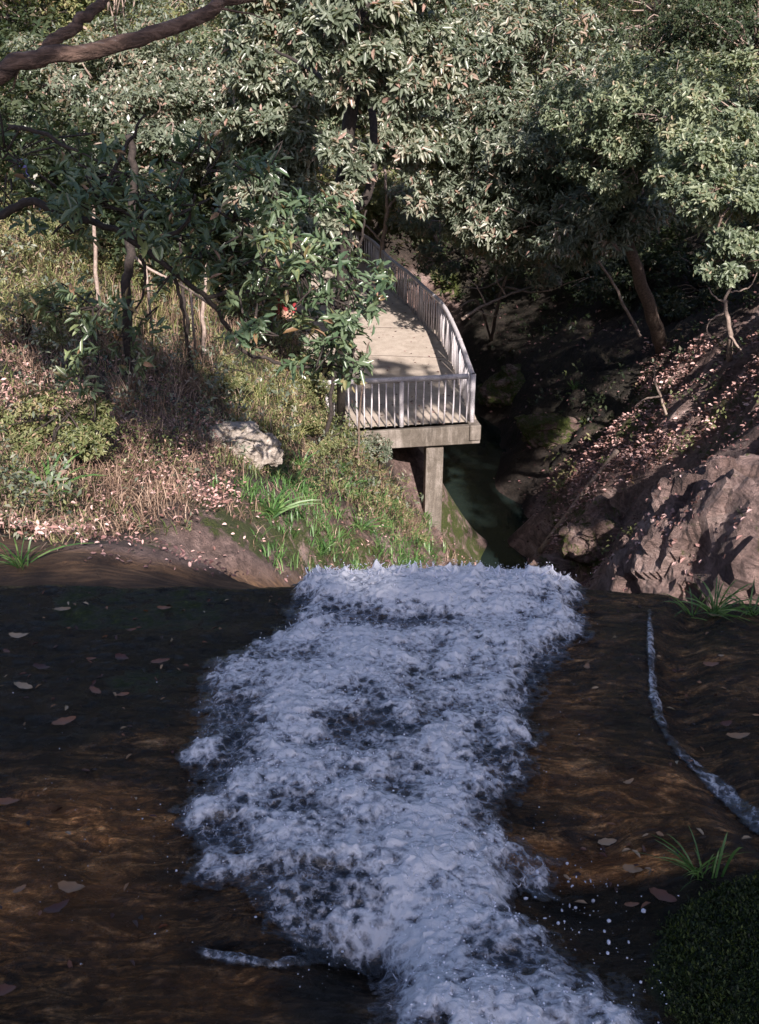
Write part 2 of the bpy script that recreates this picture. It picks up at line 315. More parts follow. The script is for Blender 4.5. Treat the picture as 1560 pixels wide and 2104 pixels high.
# left bank
cp(0, 1205, 4.7); cp(300, 1205, 4.8); cp(590, 1212, 4.9)
cp(0, 1112, 5.5); cp(250, 1142, 5.5); cp(450, 1178, 5.4); cp(560, 1195, 5.6)
cp(100, 1125, 6.3); cp(330, 1150, 6.6); cp(0, 1060, 6.9)
cp(0, 980, 8); cp(200, 1060, 8); cp(400, 1080, 8.6); cp(520, 1130, 8.6); cp(640, 1180, 8.5)
cp(0, 850, 10); cp(300, 930, 10.5); cp(520, 1010, 11); cp(640, 1090, 12); cp(740, 1160, 12)
cp(0, 720, 12.5); cp(250, 790, 13.5); cp(450, 880, 14.5); cp(600, 960, 15); cp(700, 1030, 15.5); cp(800, 1130, 15); cp(880, 1190, 15)
cp(0, 600, 16); cp(200, 650, 17); cp(420, 740, 19); cp(600, 850, 19); cp(720, 930, 19.5)
cp(800, 985, 20.5); cp(845, 1060, 20.5); cp(870, 1100, 20.5); cp(910, 1085, 21.5); cp(905, 960, 24.5); cp(960, 1080, 22.8); cp(1010, 1160, 21.2); cp(950, 1190, 17)
cp(0, 450, 21); cp(250, 520, 23); cp(450, 600, 26); cp(560, 655, 28); cp(600, 560, 35)
cp(0, 250, 29); cp(300, 330, 33); cp(550, 420, 42); cp(0, 60, 36); cp(300, 0, 46); cp(600, 250, 50)
cw(1.0, 24.5, -9.6); cw(0, 26, -9.2); cw(-1.5, 28, -8.6); cw(0.6, 31, -9.6); cw(-.6, 36, -9.4); cw(-2.5, 33, -8.5); cw(-3, 39, -8.6); cw(-5, 44, -8.5)
# stream floor
for x, y in ((1.2, 8), (1.8, 12), (2.4, 16), (2.9, 19.5), (3.1, 22.5), (2.9, 25), (2.6, 28), (2.6, 32), (2.4, 36), (2, 41), (1, 46)): cw(x, y, -13.4 if y > 12 else -9 - (y-8)*.8)
cw(1.2, 21.7, -10.8); cw(1.5, 21.0, -11.0); cw(.8, 5.6, -5.5); cw(1.2, 6.5, -7.5); cw(2.6, 6, -5.8)
# right bank
cp(1120, 1150, 20.5); cp(1090, 1050, 23.5); cp(1030, 950, 27.5)
cp(1200, 1190, 17); cp(1330, 1220, 13.5); cp(1480, 1235, 10); cp(1560, 1235, 8.5)
cp(1200, 1080, 20.5); cp(1330, 1100, 17); cp(1450, 1100, 15); cp(1560, 1100, 13)
cp(1230, 960, 23); cp(1400, 960, 19); cp(1560, 900, 16.5)
cp(1100, 880, 29); cp(1280, 830, 26.5); cp(1420, 780, 24); cp(1560, 730, 20)
cp(1020, 780, 34); cp(1200, 700, 32); cp(1400, 640, 30); cp(1560, 590, 26)
cp(960, 650, 41); cp(1100, 560, 42); cp(1300, 450, 41); cp(1560, 380, 36)
cp(850, 480, 50); cp(1050, 330, 52); cp(1300, 180, 50); cp(1560, 50, 46)
for x, y, z in ((-30, 20, 4), (-30, 40, 8), (-24, 60, 16), (-8, 62, 12), (6, 64, 12), (20, 62, 16), (34, 50, 18), (34, 30, 10), (30, 10, 6), (22, 0, 4), (-24, 5, 4), (-26, -20, 7), (26, -20, 7), (0, 75, 18), (-30, 75, 24), (34, 75, 24), (16, 14, 0), (11, 9, -1.2)): cw(x, y, z)
C = np.array(C)
def _phi(d): return np.sqrt(d * d + 1.0)
_D = np.hypot(C[:, None, 0] - C[None, :, 0], C[:, None, 1] - C[None, :, 1])
_n = len(C); _A = np.zeros((_n + 3, _n + 3)); _A[:_n, :_n] = _phi(_D) - np.eye(_n) * .25
_A[:_n, _n:] = np.c_[np.ones(_n), C[:, :2]]; _A[_n:, :_n] = _A[:_n, _n:].T
_w = np.linalg.solve(_A, np.r_[C[:, 2], 0, 0, 0])
def ter0(x, y):
    x = np.asarray(x, float); y = np.asarray(y, float); z = _w[_n] + _w[_n+1] * x + _w[_n+2] * y
    for i in range(_n): z = z + _w[i] * _phi(np.hypot(x - C[i, 0], y - C[i, 1]))
    return z
def ter(x, y):
    z = ter0(x, y)
    rough = sst(3.0, 5.5, y)
    right = sst(2.5, 5.0, x) * sst(7, 11, y) * (1 - sst(30, 40, y))
    deckm = np.clip(np.exp(-((x - 0.2)**2 / 6 + (y - 28)**2 / 60)) + np.exp(-((x - 2.6) / 1.1)**2) * sst(10, 13, y), 0, 1)
    z = z + rough * (1 - .8 * deckm) * (.30 * fbm(x * .5, y * .5, o=3) + .10 * fbm(x * 1.6, y * 1.6, 3, o=4))
    z = z + right * (1 - deckm) * (.85 * ridged(x * .38 + .12 * y, y * .38, 1.5, o=4) - .3 + .5 * (np.floor(2.5 * fbm(x * .5, y * .5, 8, o=3)) / 2.5))
    z = z + .045 * rough * (1 - deckm) * sst(26, 14, y) * ridged(x * 2.2 + y, y * 1.6, 6, o=3)
    return z
ND = 440
ty = np.concatenate([np.linspace(-24, 3.9, 30), 4 + 71 * (np.linspace(0, 1, ND)) ** 2.0])
txn = np.linspace(-1, 1, 380); tx = np.sign(txn) * (6 * np.abs(txn) + 28 * np.abs(txn) ** 3) + 1.0
TX, TY = np.meshgrid(tx, ty); TZ = ter(TX, TY)
px_, py_, zz_ = proj(np.stack([TX, TY, TZ], -1))
front = (TY > 4.4)
MOSS = [([(380, 1010), (560, 1020), (700, 1080), (870, 1180), (600, 1185), (400, 1080)], .52), ([(900, 900), (960, 1060), (1030, 1190), (940, 1190), (900, 1080)], .5),
        ([(960, 600), (1100, 600), (1400, 800), (1300, 900), (1050, 900), (960, 760)], .5), ([(1180, 780), (1380, 800), (1330, 960), (1180, 900)], .45), ([(1450, 820), (1560, 760), (1560, 880), (1430, 960)], .4), ([(830, 470), (930, 480), (980, 620), (900, 600)], .8), ([(150, 1080), (420, 1130), (300, 1150)], .45), ([(1110, 1010), (1250, 1020), (1230, 1180), (1150, 1180)], .45)]
moss = np.zeros_like(TZ)
for poly, v in MOSS: moss = np.maximum(moss, v * inpoly(px_, py_, poly) * front)
def bl(a, k=2):
    for _ in range(k):
        b = a.copy(); b[1:-1, 1:-1] = (a[1:-1, 1:-1]*2 + a[:-2, 1:-1] + a[2:, 1:-1] + a[1:-1, :-2] + a[1:-1, 2:]) / 6; a = b
    return a
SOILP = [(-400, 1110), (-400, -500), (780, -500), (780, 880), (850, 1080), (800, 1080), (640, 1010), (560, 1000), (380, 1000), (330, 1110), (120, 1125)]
soil_shade_m = (inpoly(px_, py_, SOILP) | (py_ < 560) | inpoly(px_, py_, [(940, 540), (1560, 540), (1560, 640), (1380, 730), (1270, 860), (1130, 980), (1060, 1080), (960, 900)]) | (TY < 3.5)).astype(float) * .95  # soil on the banks; last polygon paints canopy shade of the hollow into colour
och = bl((inpoly(px_, py_, [(-900, 1100), (0, 1108), (250, 1140), (450, 1175), (640, 1190), (640, 1300), (-900, 1300)]) * front).astype(float), 3) * .95
moss = bl(moss, 4); soil_shade_m = bl(soil_shade_m, 3)
_TZ = TZ
def terg(x, y):
    x = np.asarray(x, float); y = np.asarray(y, float); jx = np.clip(np.interp(x, tx, np.arange(len(tx))), 0, len(tx) - 1.001); iy = np.clip(np.interp(y, ty, np.arange(len(ty))), 0, len(ty) - 1.001)
    a = iy.astype(int); b = jx.astype(int); f = iy - a; g = jx - b
    return (_TZ[a, b] * (1-f) * (1-g) + _TZ[a+1, b] * f * (1-g) + _TZ[a, b+1] * (1-f) * g + _TZ[a+1, b+1] * f * g)
def gridfaces(nr, nc):
    i = np.arange(nr * nc).reshape(nr, nc); return np.stack([i[:-1, :-1], i[:-1, 1:], i[1:, 1:], i[1:, :-1]], -1).reshape(-1, 4)
o = npmesh('gorge_terrain', np.stack([TX, TY, TZ], -1).reshape(-1, 3), gridfaces(*TX.shape), M['gorge'], None, True, {'moss': moss.ravel(), 'soil_shade': soil_shade_m.ravel(), 'ochre': och.ravel()})
tag(o, 'rocky gorge sides and leaf-strewn banks below the waterfall', 'gorge', kind='structure')
o = npmesh('pool', [(-2, 13, -11.9), (6, 13, -11.9), (6, 50, -11.9), (-2, 50, -11.9)], [(0, 1, 2, 3)], M['pool']); tag(o, 'dark still pool at the bottom of the gorge', 'pool', kind='structure')

# ------------------------------------------------------------------ stream bed slab
def lipY(x): return 3.88 + .03 * np.sin(x * 2.1) - .10 * sst(.6, 2.2, x)
def slab(x, y):
    x = np.asarray(x, float); y = np.asarray(y, float)
    z = -1.70 - .12 * y - .03 * np.clip(x, 0, 3)
    z = z + .05 * fbm(x * .9, y * 1.3, 5, o=3) * sst(4.4, 3.2, y) + .02 * fbm(x * 4 + y, y * 7, 9, o=4) + .010 * ridged(x * 5 + 2*y, y * 16, 2, o=4) + .012 * (np.floor(3 * fbm(x * 1.8 + y, y * 3.2, 19, o=4)) / 3)
    z = z + (.17 + .05 * fbm(x * 4, y * 4, 51, o=4)) * np.exp(-(((x - 1.3) / .42)**2 + ((y - 1.5) / .38)**2)) + .28 * sst(1.2, 2.2, x) * sst(2.3, 1.3, y)
    z = z - .10 * np.exp(-(((x + .02) / .16)**2 + ((y - 1.72) / .16)**2))      # hole by the foreground fall
    z = z - .07 * np.exp(-(((x - .55) / .22)**2 + ((y - 1.95) / .2)**2))
    z = z - .05 * np.exp(-((x - (1.02 + .25 * (y - 2.6)**2)) / .09)**2) * sst(1.6, 2.2, y)
    d = np.clip(y - lipY(x), 0, 9); z = z - .9 * d ** 1.6 - .35 * d
    z = z + sst(1.4, 3.6, -x) * .0
    return z
sx = np.linspace(-4.6, 4.4, 520); sy = np.concatenate([np.linspace(-2.5, 1.0, 40), 1.01 + 2.99 * np.linspace(0, 1, 420), np.linspace(4.01, 5.6, 60)])
SX, SY = np.meshgrid(sx, sy); SZ = slab(SX, SY); spx, spy, _z = proj(np.stack([SX, SY, SZ], -1))
infr = SY > .9
gold = np.zeros_like(SZ); dark = np.zeros_like(SZ); smoss = np.zeros_like(SZ)
for poly, v in [([(-60, 1650), (150, 1600), (330, 1640), (340, 1750), (200, 1850), (-60, 2000)], .6), ([(120, 1830), (330, 1800), (380, 2000), (200, 2050)], .45), ([(250, 2010), (560, 1990), (560, 2104), (260, 2104)], .5),
                ([(1020, 1720), (1180, 1740), (1230, 1780), (1380, 1730), (1400, 1800), (1200, 1830), (1040, 1800)], 1.0), ([(1130, 1380), (1250, 1480), (1230, 1700), (1100, 1640)], .35), ([(1180, 1600), (1400, 1560), (1480, 1720), (1250, 1720)], .4)]:
    gold = np.maximum(gold, v * inpoly(spx, spy, poly) * infr)
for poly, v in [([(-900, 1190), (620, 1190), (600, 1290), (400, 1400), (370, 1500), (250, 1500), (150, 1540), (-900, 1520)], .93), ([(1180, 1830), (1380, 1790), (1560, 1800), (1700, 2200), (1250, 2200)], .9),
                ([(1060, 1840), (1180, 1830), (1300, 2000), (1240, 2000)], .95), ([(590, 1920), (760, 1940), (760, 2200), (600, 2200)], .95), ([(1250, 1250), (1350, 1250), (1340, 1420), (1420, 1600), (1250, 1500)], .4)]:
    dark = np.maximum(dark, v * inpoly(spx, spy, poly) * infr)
for poly, v in [([(1450, 1840), (1800, 1700), (1800, 2300), (1400, 2200), (1340, 2000), (1370, 1900)], .95), ([(130, 1200), (480, 1215), (470, 1300), (60, 1290)], .46), ([(250, 1370), (430, 1370), (400, 1430), (160, 1420)], .4)]:
    smoss = np.maximum(smoss, v * inpoly(spx, spy, poly) * infr)
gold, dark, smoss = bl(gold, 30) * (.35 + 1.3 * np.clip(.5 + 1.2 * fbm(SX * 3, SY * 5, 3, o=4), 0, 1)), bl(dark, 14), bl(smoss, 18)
fur = (smoss > .5) * .012 * (.5 + noise(SX * 60, SY * 60, 4)); SZ = SZ + fur
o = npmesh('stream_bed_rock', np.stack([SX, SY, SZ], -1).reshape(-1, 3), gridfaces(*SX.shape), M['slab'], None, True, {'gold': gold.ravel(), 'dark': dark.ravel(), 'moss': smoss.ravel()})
tag(o, 'wet brown streaked rock slab at the top of the fall', 'rock slab', kind='structure')
def onslab(px, py, lift=0.0):
    v = ray(px, py); t = .5; z = None
    ts = np.linspace(1.0, 7.0, 1500); P = ts[:, None] * v; d = P[:, 2] - slab(P[:, 0], P[:, 1]); k = np.argmax(d < 0)
    if d[k] >= 0: k = len(ts) - 1
    p = P[k].copy(); p[2] = slab(p[0], p[1]) + lift; return p
def onter(px, py, lo=4.6, hi=80):
    v = ray(px, py); Ys = lo * (hi / lo) ** np.linspace(0, 1, 2500); P = v * (Ys / v[1])[:, None]; d = P[:, 2] - terg(P[:, 0], P[:, 1])
    k = int(np.argmax(d < 0)) if (d < 0).any() else len(Ys) - 1
    return P[k]

# ------------------------------------------------------------------ white water
def plane_xy(px, py):
    v = ray(px, py); t = 1.70 / -(v[2] + .12 * v[1]); return (v[0] * t, v[1] * t)
FO = [(600, 1203), (590, 1290), (500, 1335), (430, 1375), (385, 1470), (372, 1560), (400, 1600), (400, 1650), (360, 1690), (400, 1760), (395, 1800), (520, 1835), (575, 1930), (660, 1948), (740, 1950), (765, 2030), (745, 2240),
      (1420, 2240), (1350, 2075), (1240, 1985), (1175, 1930), (1130, 1880), (1060, 1850), (1100, 1800), (1180, 1730), (1060, 1700), (1075, 1610), (1125, 1540), (1100, 1460), (1120, 1380), (1215, 1310), (1240, 1243)]
FOW = [plane_xy(*q) for q in FO]
FOW[0] = (FOW[0][0], 4.5); FOW[-1] = (FOW[-1][0], 4.5)
WX, WY = np.meshgrid(np.linspace(-1.05, 1.35, 760), np.concatenate([1.2 + 2.75 * np.linspace(0, 1, 960) ** 1.15, np.linspace(3.96, 4.5, 60)]))
sdm = sdist(WX, WY, FOW)
wn = fbm(WX * 6, WY * 6, 2.2, o=4); wn2 = noise(WX * 28, WY * 22, 5.5)
em = sdm + .10 * wn + .022 * wn2                                  # ragged edge
bs = slab(WX, WY)
qx = WX + .06 * fbm(WX * 6, WY * 6, 31, o=3); qy = WY + .05 * fbm(WX * 6, WY * 6, 47, o=3)
big = fbm(qx * 2.6, qy * 3.4, 7, o=3); cell = np.abs(noise(qx * 9, qy * 8, 3)) * 2 - .6; cell2 = np.abs(noise(qx * 24, qy * 20, 8)) * 2 - .6; fin = noise(qx * 60, qy * 50, 1); fin2 = noise(qx * 120, qy * 100, 4)
mid = fbm(qx * 8, qy * 9, 17, o=4)
wpx, wpy, _z = proj(np.stack([WX, WY, bs + .06], -1))
hole = np.zeros_like(WX)
for cx, cy, rx, ry, s in [(750, 1475, 110, 45, .8), (470, 1450, 85, 55, .6), (820, 1262, 110, 16, .5), (620, 1340, 60, 20, .3), (900, 1385, 120, 22, .4), (480, 1530, 60, 50, .45), (1010, 1530, 60, 40, .5), (1140, 1350, 70, 40, .6), (1150, 1340, 30, 60, .4), (560, 1640, 120, 22, .45), (480, 1700, 80, 40, .6), (540, 1780, 60, 25, .5), (430, 1590, 40, 40, .5), (820, 1600, 90, 22, .3), (1000, 1640, 50, 40, .35), (1130, 1650, 60, 50, .55), (700, 1720, 80, 15, .2), (700, 1770, 70, 22, .35), (1040, 1760, 70, 30, .5), (690, 1840, 60, 25, .3), (810, 2010, 40, 45, .55), (900, 2080, 25, 20, .7), (1060, 1960, 40, 25, .45), (1180, 2010, 40, 35, .45), (700, 1600, 50, 18, .3), (880, 1450, 60, 22, .35), (430, 1330, 30, 20, .5)]:
    hole = np.maximum(hole, s * np.exp(-((wpx - cx) / rx)**2 - ((wpy - cy) / ry)**2))
edge = sst(-.01, .14, em)
amp = (.35 + .65 * edge)
hgt = .010 + .055 * edge + .035 * big * edge + amp * (.018 * mid + .008 * cell + .006 * cell2 + .004 * fin + .0015 * fin2) + .03 * np.exp(-((WY - 3.72) / .12)**2) * edge
lipsp = np.exp(-((WY - 3.86) / .10)**2) * edge
hgt = hgt + lipsp * (.06 * np.clip(noise(WX * 24, WY * 20, 12), 0, 1) ** 1.3 + .02)
spk = np.clip(noise(WX * 46, WY * 40, 21) - .22, 0, 1) * sst(-.1, .4, mid + .5 * big); hgt = hgt + spk * .035 * edge
hgt = hgt - .05 * hole * edge
foam = -.25 + .72 * sst(-.02, .12, em) + 1.0 * big + .9 * mid + .2 * cell + .22 * cell2 + .10 * fin + .35 * spk - 1.35 * hole + .35 * lipsp
foam = np.clip(foam + .12, -.2, 1.4) - .55 * (1 - sst(-.01, .05, em))
d = np.clip(WY - 3.95, 0, 9)
WZ = bs + np.maximum(hgt, .006)
keep = em > -.012
i = np.arange(WX.size).reshape(WX.shape); kf = keep[:-1, :-1] & keep[1:, :-1] & keep[:-1, 1:] & keep[1:, 1:]
FW = gridfaces(*WX.shape)[kf.ravel()]
# lateral churn so the surface is not a plain height field
LX = WX + .012 * noise(WX * 30, WY * 30, 61) * amp; LY = WY + .012 * noise(WX * 30, WY * 30, 77) * amp
used = np.unique(FW); rem = -np.ones(WX.size, int); rem[used] = np.arange(len(used))
o = npmesh('white_water', np.stack([LX, LY, WZ], -1).reshape(-1, 3)[used], rem[FW], M['foam'], None, True, {'foam': foam.ravel()[used]})
tag(o, 'foaming white stream rushing over the rock slab to the lip', 'stream', kind='structure')

def ribbon(name, pix, widths, foamv, label):
    c = curve([onslab(*q) for q in pix], 26); nW = 22; w = np.interp(np.linspace(0, 1, len(c)), np.linspace(0, 1, len(widths)), widths)
    T = np.gradient(c[:, :2], axis=0); T /= np.linalg.norm(T, axis=1)[:, None]; Nn = np.stack([-T[:, 1], T[:, 0]], 1)
    w = w * (1 + .35 * noise(c[:, 1] * 9, c[:, 0] * 9, 3)); u = np.linspace(-1, 1, nW); X = c[:, None, 0] + Nn[:, None, 0] * u * w[:, None]; Y = c[:, None, 1] + Nn[:, None, 1] * u * w[:, None]
    e = 1 - np.abs(u)[None, :] ** 1.3 + .6 * fbm(X * 18, Y * 9, 3, o=4)
    X = X[:, ::-1]; Y = Y[:, ::-1]; Z = slab(X, Y) + .003 + .012 * np.clip(e, 0, 1) + .006 * noise(X * 40, Y * 30)
    fo = foamv * np.clip(e, -.2, 1) + .25 * noise(X * 26, Y * 20, 9) - .12
    fo = fo + .55 * noise(c[:, 1] * 7, c[:, 0] * 7, 13)[:, None] + .3 * noise(X * 60, Y * 14, 23); fo = fo - .9 * (1 - sst(.05, .55, e)); fo[:8] -= (1 - np.arange(8) / 8)[:, None] * .8; fo[-8:] -= (np.arange(8) / 8)[:, None] * .8
    return tag(npmesh(name, np.stack([X, Y, Z], -1).reshape(-1, 3), gridfaces(*X.shape), M['foam'], None, True, {'foam': fo.ravel()}), label, 'rivulet', kind='structure')
ribbon('side_stream', [(1335, 1258), (1338, 1340), (1345, 1430), (1375, 1520), (1440, 1590), (1530, 1670), (1640, 1760)], [.012, .02, .022, .032, .04, .045, .05], .05, 'thin pale rivulet running down the right of the slab')
ribbon('low_trickle', [(400, 1955), (470, 1972), (560, 1985), (640, 1975)], [.015, .03, .012, .03], -.05, 'thin white thread under the left edge of the fall')

_zf = WZ.ravel(); _ff = foam.ravel(); _el = (edge.ravel() > .25) & (_ff > .25)
_id = rng.choice(np.flatnonzero(_el), 9000, replace=False); SPR = np.c_[LX.ravel()[_id], LY.ravel()[_id], _zf[_id] + rng.random(9000) ** 3 * .035 + .001]; SPRr = .0008 + .0019 * rng.random(9000) ** 3
def ico():
    t = (1 + 5**.5) / 2; v = np.array([(-1, t, 0), (1, t, 0), (-1, -t, 0), (1, -t, 0), (0, -1, t), (0, 1, t), (0, -1, -t), (0, 1, -t), (t, 0, -1), (t, 0, 1), (-t, 0, -1), (-t, 0, 1)]) / math.hypot(1, t)
    f = np.array([(0,11,5),(0,5,1),(0,1,7),(0,7,10),(0,10,11),(1,5,9),(5,11,4),(11,10,2),(10,7,6),(7,1,8),(3,9,4),(3,4,2),(3,2,6),(3,6,8),(3,8,9),(4,9,5),(2,4,11),(6,2,10),(8,6,7),(9,8,1)])
    return v, f
IV, IF = ico()
def spheres(name, P, R, mat, stretch=None):
    n_ = len(P); s = np.ones((n_, 3)) if stretch is None else stretch
    V = (P[:, None, :] + IV[None] * R[:, None, None] * s[:, None, :]).reshape(-1, 3)
    return npmesh(name, V, (IF[None] + (np.arange(n_) * 12)[:, None, None]).reshape(-1, 3), mat, None, True)
dp = []
def drops(cx, cy, sx_, sy_, k, zl, zh, r0, r1):
    for _ in range(k):
        q = onslab(cx + rng.normal() * sx_, min(cy + rng.normal() * sy_, 2200)) if cy > 1215 else atY(cx + rng.normal() * sx_, cy + rng.normal() * sy_, 3.95)
        q = q + ray(780, 1052) * 0; q[2] += rng.uniform(zl, zh); dp.append((*q, (r0 + (r1 - r0) * rng.random() ** 4) * .52))
drops(1170, 1880, 60, 50, 60, .01, .10, .0018, .010); drops(1200, 1950, 60, 40, 40, .01, .10, .0018, .008)
drops(420, 1720, 70, 90, 60, .005, .05, .0015, .005); drops(620, 1860, 60, 50, 50, .005, .06, .0015, .005)
drops(880, 1190, 180, 10, 60, 0, .05, .002, .007); drops(680, 1185, 40, 10, 25, 0, .05, .002, .009)
drops(690, 1990, 50, 30, 30, .01, .08, .0015, .006); drops(850, 1600, 250, 250, 160, .06, .14, .0015, .004)
drops(230, 1750, 130, 120, 50, .002, .03, .0015, .004); drops(1330, 2060, 30, 30, 20, .01, .08, .002, .007); drops(1110, 1600, 60, 120, 40, .01, .08, .0015, .005)
dp = np.array(dp); st_ = np.ones((len(dp), 3)); st_[:] = rng.uniform(.5, 1.8, (len(dp), 3))
o = spheres('water_droplets', dp[:, :3], dp[:, 3], M['drop'], st_); tag(o, 'spray droplets flung from the white water', 'droplets', kind='stuff')

_c = np.flatnonzero((lipsp.ravel() > .45)); _e2 = np.flatnonzero((em.ravel() > .01) & (em.ravel() < .07) & (WY.ravel() < 3.7)); _c = np.r_[rng.choice(_c, 240, replace=False), rng.choice(_e2, 50, replace=False)]
gs_ = Geo()
for k_, ci in enumerate(_c):
    b_ = np.array([LX.ravel()[ci], LY.ravel()[ci], _zf[ci] - .004]); h_ = (.006 + .026 * rng.random() ** 2) * (1.0 if k_ < 240 else .45); dr_ = np.array([rng.normal() * .5, rng.normal() * .3, 1.0]) * h_; cv_ = rng.normal(size=3) * h_ * .3
    gs_.tube([b_, b_ + dr_ * .5 + cv_, b_ + dr_ + cv_ * .6, b_ + dr_ * 1.15 + cv_ * .5], [h_ * .24, h_ * .09, h_ * .07, h_ * .02], 5)
tag(gs_.build('splash_strands', M['spray']), 'small spiky splashes thrown up along the crest and edges', 'splash', kind='stuff')
st2 = rng.uniform(.6, 1.6, (9000, 3)); o = spheres('foam_spray', SPR, SPRr, M['spray'], st2); tag(o, 'fine white spray beads sitting on the foaming water', 'spray', kind='stuff')
# ------------------------------------------------------------------ leaves
def unit(a): return a / (np.linalg.norm(a, axis=-1, keepdims=True) + 1e-9)
def leaves(name, P, D, N, L, Wd, rnd, mat, parent=None, fold=.25, droop=.15, simple_=False, extra=None, mat2=None, blade=False):
    P = np.asarray(P, float); n_ = len(P); D = unit(D); S = unit(np.cross(D, N)); N = np.cross(S, D)
    L = np.broadcast_to(L, n_)[:, None]; Wd = np.broadcast_to(Wd, n_)[:, None]
    tip = P + D * L - N * L * droop
    if blade:
        md = P + D * L * .55 + N * L * droop * .10; tip = P + D * L - N * L * droop * .55
        V = np.stack([P - S*Wd*.3, P + S*Wd*.3, md + S*Wd*.5, md - S*Wd*.5, tip + S*Wd*.06, tip - S*Wd*.06], 1).reshape(-1, 3)
        b = (np.arange(n_) * 6)[:, None, None]; F = (np.array([[0, 1, 2, 3], [3, 2, 4, 5]])[None] + b).reshape(-1, 4)
    elif simple_:
        V = np.stack([P, P + D * L * .45 + S * Wd * .5 + N * Wd * fold, tip, P + D * L * .45 - S * Wd * .5 + N * Wd * fold], 1).reshape(-1, 3)
        b = (np.arange(n_) * 4)[:, None, None]; F = (np.array([[0, 1, 2, 3]])[None] + b).reshape(-1, 4)
    else:
        V = np.stack([P, P + D*L*.35 + S*Wd*.46 + N*Wd*fold, P + D*L*.72 + S*Wd*.36 + N*(Wd*fold - L*droop*.5), tip,
                      P + D*L*.72 - S*Wd*.36 + N*(Wd*fold - L*droop*.5), P + D*L*.35 - S*Wd*.46 + N*Wd*fold], 1).reshape(-1, 3)
        b = (np.arange(n_) * 6)[:, None, None]; F = (np.array([[0, 1, 2, 3], [0, 3, 4, 5]])[None] + b).reshape(-1, 4)
    rn = np.repeat(np.broadcast_to(rnd, n_), 1 if simple_ else 2); k0 = len(F)
    if extra is not None: F = np.vstack([F, np.array(extra[1]) + len(V)]); V = np.vstack([V, np.array(extra[0])]); rn = np.r_[rn, np.zeros(len(F) - k0)]
    o = npmesh(name, V, F, mat, parent, False, None, {'rnd': rn})
    if extra is not None: o.data.materials.append(mat2); mi = np.zeros(len(F), np.int32); mi[k0:] = 1; o.data.polygons.foreach_set('material_index', mi)
    return o
def clusters(Cc, axis, k, L, spread=(0.6, 1.35), jitter=.06, Lvar=.35, droop=.25):
    """whorls of k leaves round each twig tip"""
    n_ = len(Cc); A = unit(axis); ref = unit(rng.normal(size=(n_, 3))); U = unit(np.cross(A, ref)); V = np.cross(A, U)
    th = (np.arange(k)[None] * 2.4 + rng.uniform(0, 6.28, (n_, 1)) + rng.normal(size=(n_, k)) * .3); ph = rng.uniform(*spread, (n_, k))
    D = (A[:, None] * np.cos(ph)[..., None] + (U[:, None] * np.cos(th)[..., None] + V[:, None] * np.sin(th)[..., None]) * np.sin(ph)[..., None])
    D[..., 2] -= droop; D = D.reshape(-1, 3)
    P = (Cc[:, None] + rng.normal(size=(n_, k, 3)) * jitter).reshape(-1, 3)
    N = np.repeat(A, k, 0) + rng.normal(size=(n_ * k, 3)) * .35 + np.array([0, 0, .5])
    Ls = L * (1 + Lvar * rng.uniform(-1, 1, n_ * k)); base = np.repeat(rng.random(n_), k); r_ = np.clip(.45 * base + .3 * rng.random(n_ * k) + .25 + .5 * np.repeat(fbm(Cc[:, 0] * .9, Cc[:, 1] * .9, Cc[:, 2] * .9, o=2), k), 0, 1)
    r_ = np.where(rng.random(n_ * k) < .05, rng.uniform(.88, 1, n_ * k), r_ * .9)
    return P, D, N, Ls, r_
def blobpts(blobs, per):
    """clumpy points in ellipsoids: sub-clumps near the shell, with gaps"""
    out = []; ax = []
    for (c, r, dens) in blobs:
        c = np.asarray(c, float); r = np.asarray(r if np.ndim(r) else (r, r, r * .7), float); ns = max(4, int(dens * 34)); per_ = per * 1.45
        d = unit(rng.normal(size=(ns, 3))); sc = c + d * r * (rng.uniform(.45, 1.0, (ns, 1)) ** .7)
        rs = np.mean(r) * rng.uniform(.18, .42, ns)
        k = max(2, int(per_ * dens / ns)); q = unit(rng.normal(size=(ns, k, 3))) * (rng.random((ns, k, 1)) ** .4) * rs[:, None, None] * np.array([1.15, 1.15, .62])
        pp = (sc[:, None] + q).reshape(-1, 3); out.append(pp)
        ax.append(unit((pp - c) / r) * .6 + unit(q.reshape(-1, 3)) * .5 + np.array([0, -.25, .55]))
    return np.vstack(out), np.vstack(ax)
def crown(name, parent, blobs, per, k, L, Wr, mat, twig=None, droop=.3, simple_=False, clip=None, **kw):
    Cc, ax = blobpts(blobs, per)
    if clip is not None: m_ = clip(Cc); Cc, ax = Cc[m_], ax[m_]
    P, D, N, Ls, r_ = clusters(Cc, ax, k, L, jitter=L * .25, droop=droop, **kw)
    ex = None
    if twig:
        g = Geo(); sel = rng.choice(len(Cc), min(len(Cc), twig[0]), replace=False)
        cs = np.array([b[0] for b in blobs])
        for s in sel:
            p = Cc[s]; j = np.argmin(np.linalg.norm(cs - p, axis=1)); a_ = p + (cs[j] - p) * .55; mid = (a_ + p) / 2 + rng.normal(size=3) * .12
            g.tube(curve([a_, mid, p], 3), taper(twig[1], twig[1] * .35, 7), 4)
        ex = (g.v, [f for f in g.f if len(f) == 4])
    leaves(name, P, D, N, Ls, Ls * Wr * rng.uniform(.8, 1.2, len(Ls)), r_, mat, parent, simple_=simple_, extra=ex, mat2=twig[2] if twig else None)
def px3(px, py, Y): return atY(px, py, Y)
def limb(name, parent, pts, r0, r1, mat, jit=.05, seg=9, wob=.05):
    c = curve(pts, 9, jit); return Geo().tube(c, taper(r0, r1, len(c)), seg, wob).build(name, mat, parent)
def B(px, py, Y, r, dens=1.0):
    """a leafy mass centred at a place; r in metres"""
    return (px3(px, py, Y), r, dens)
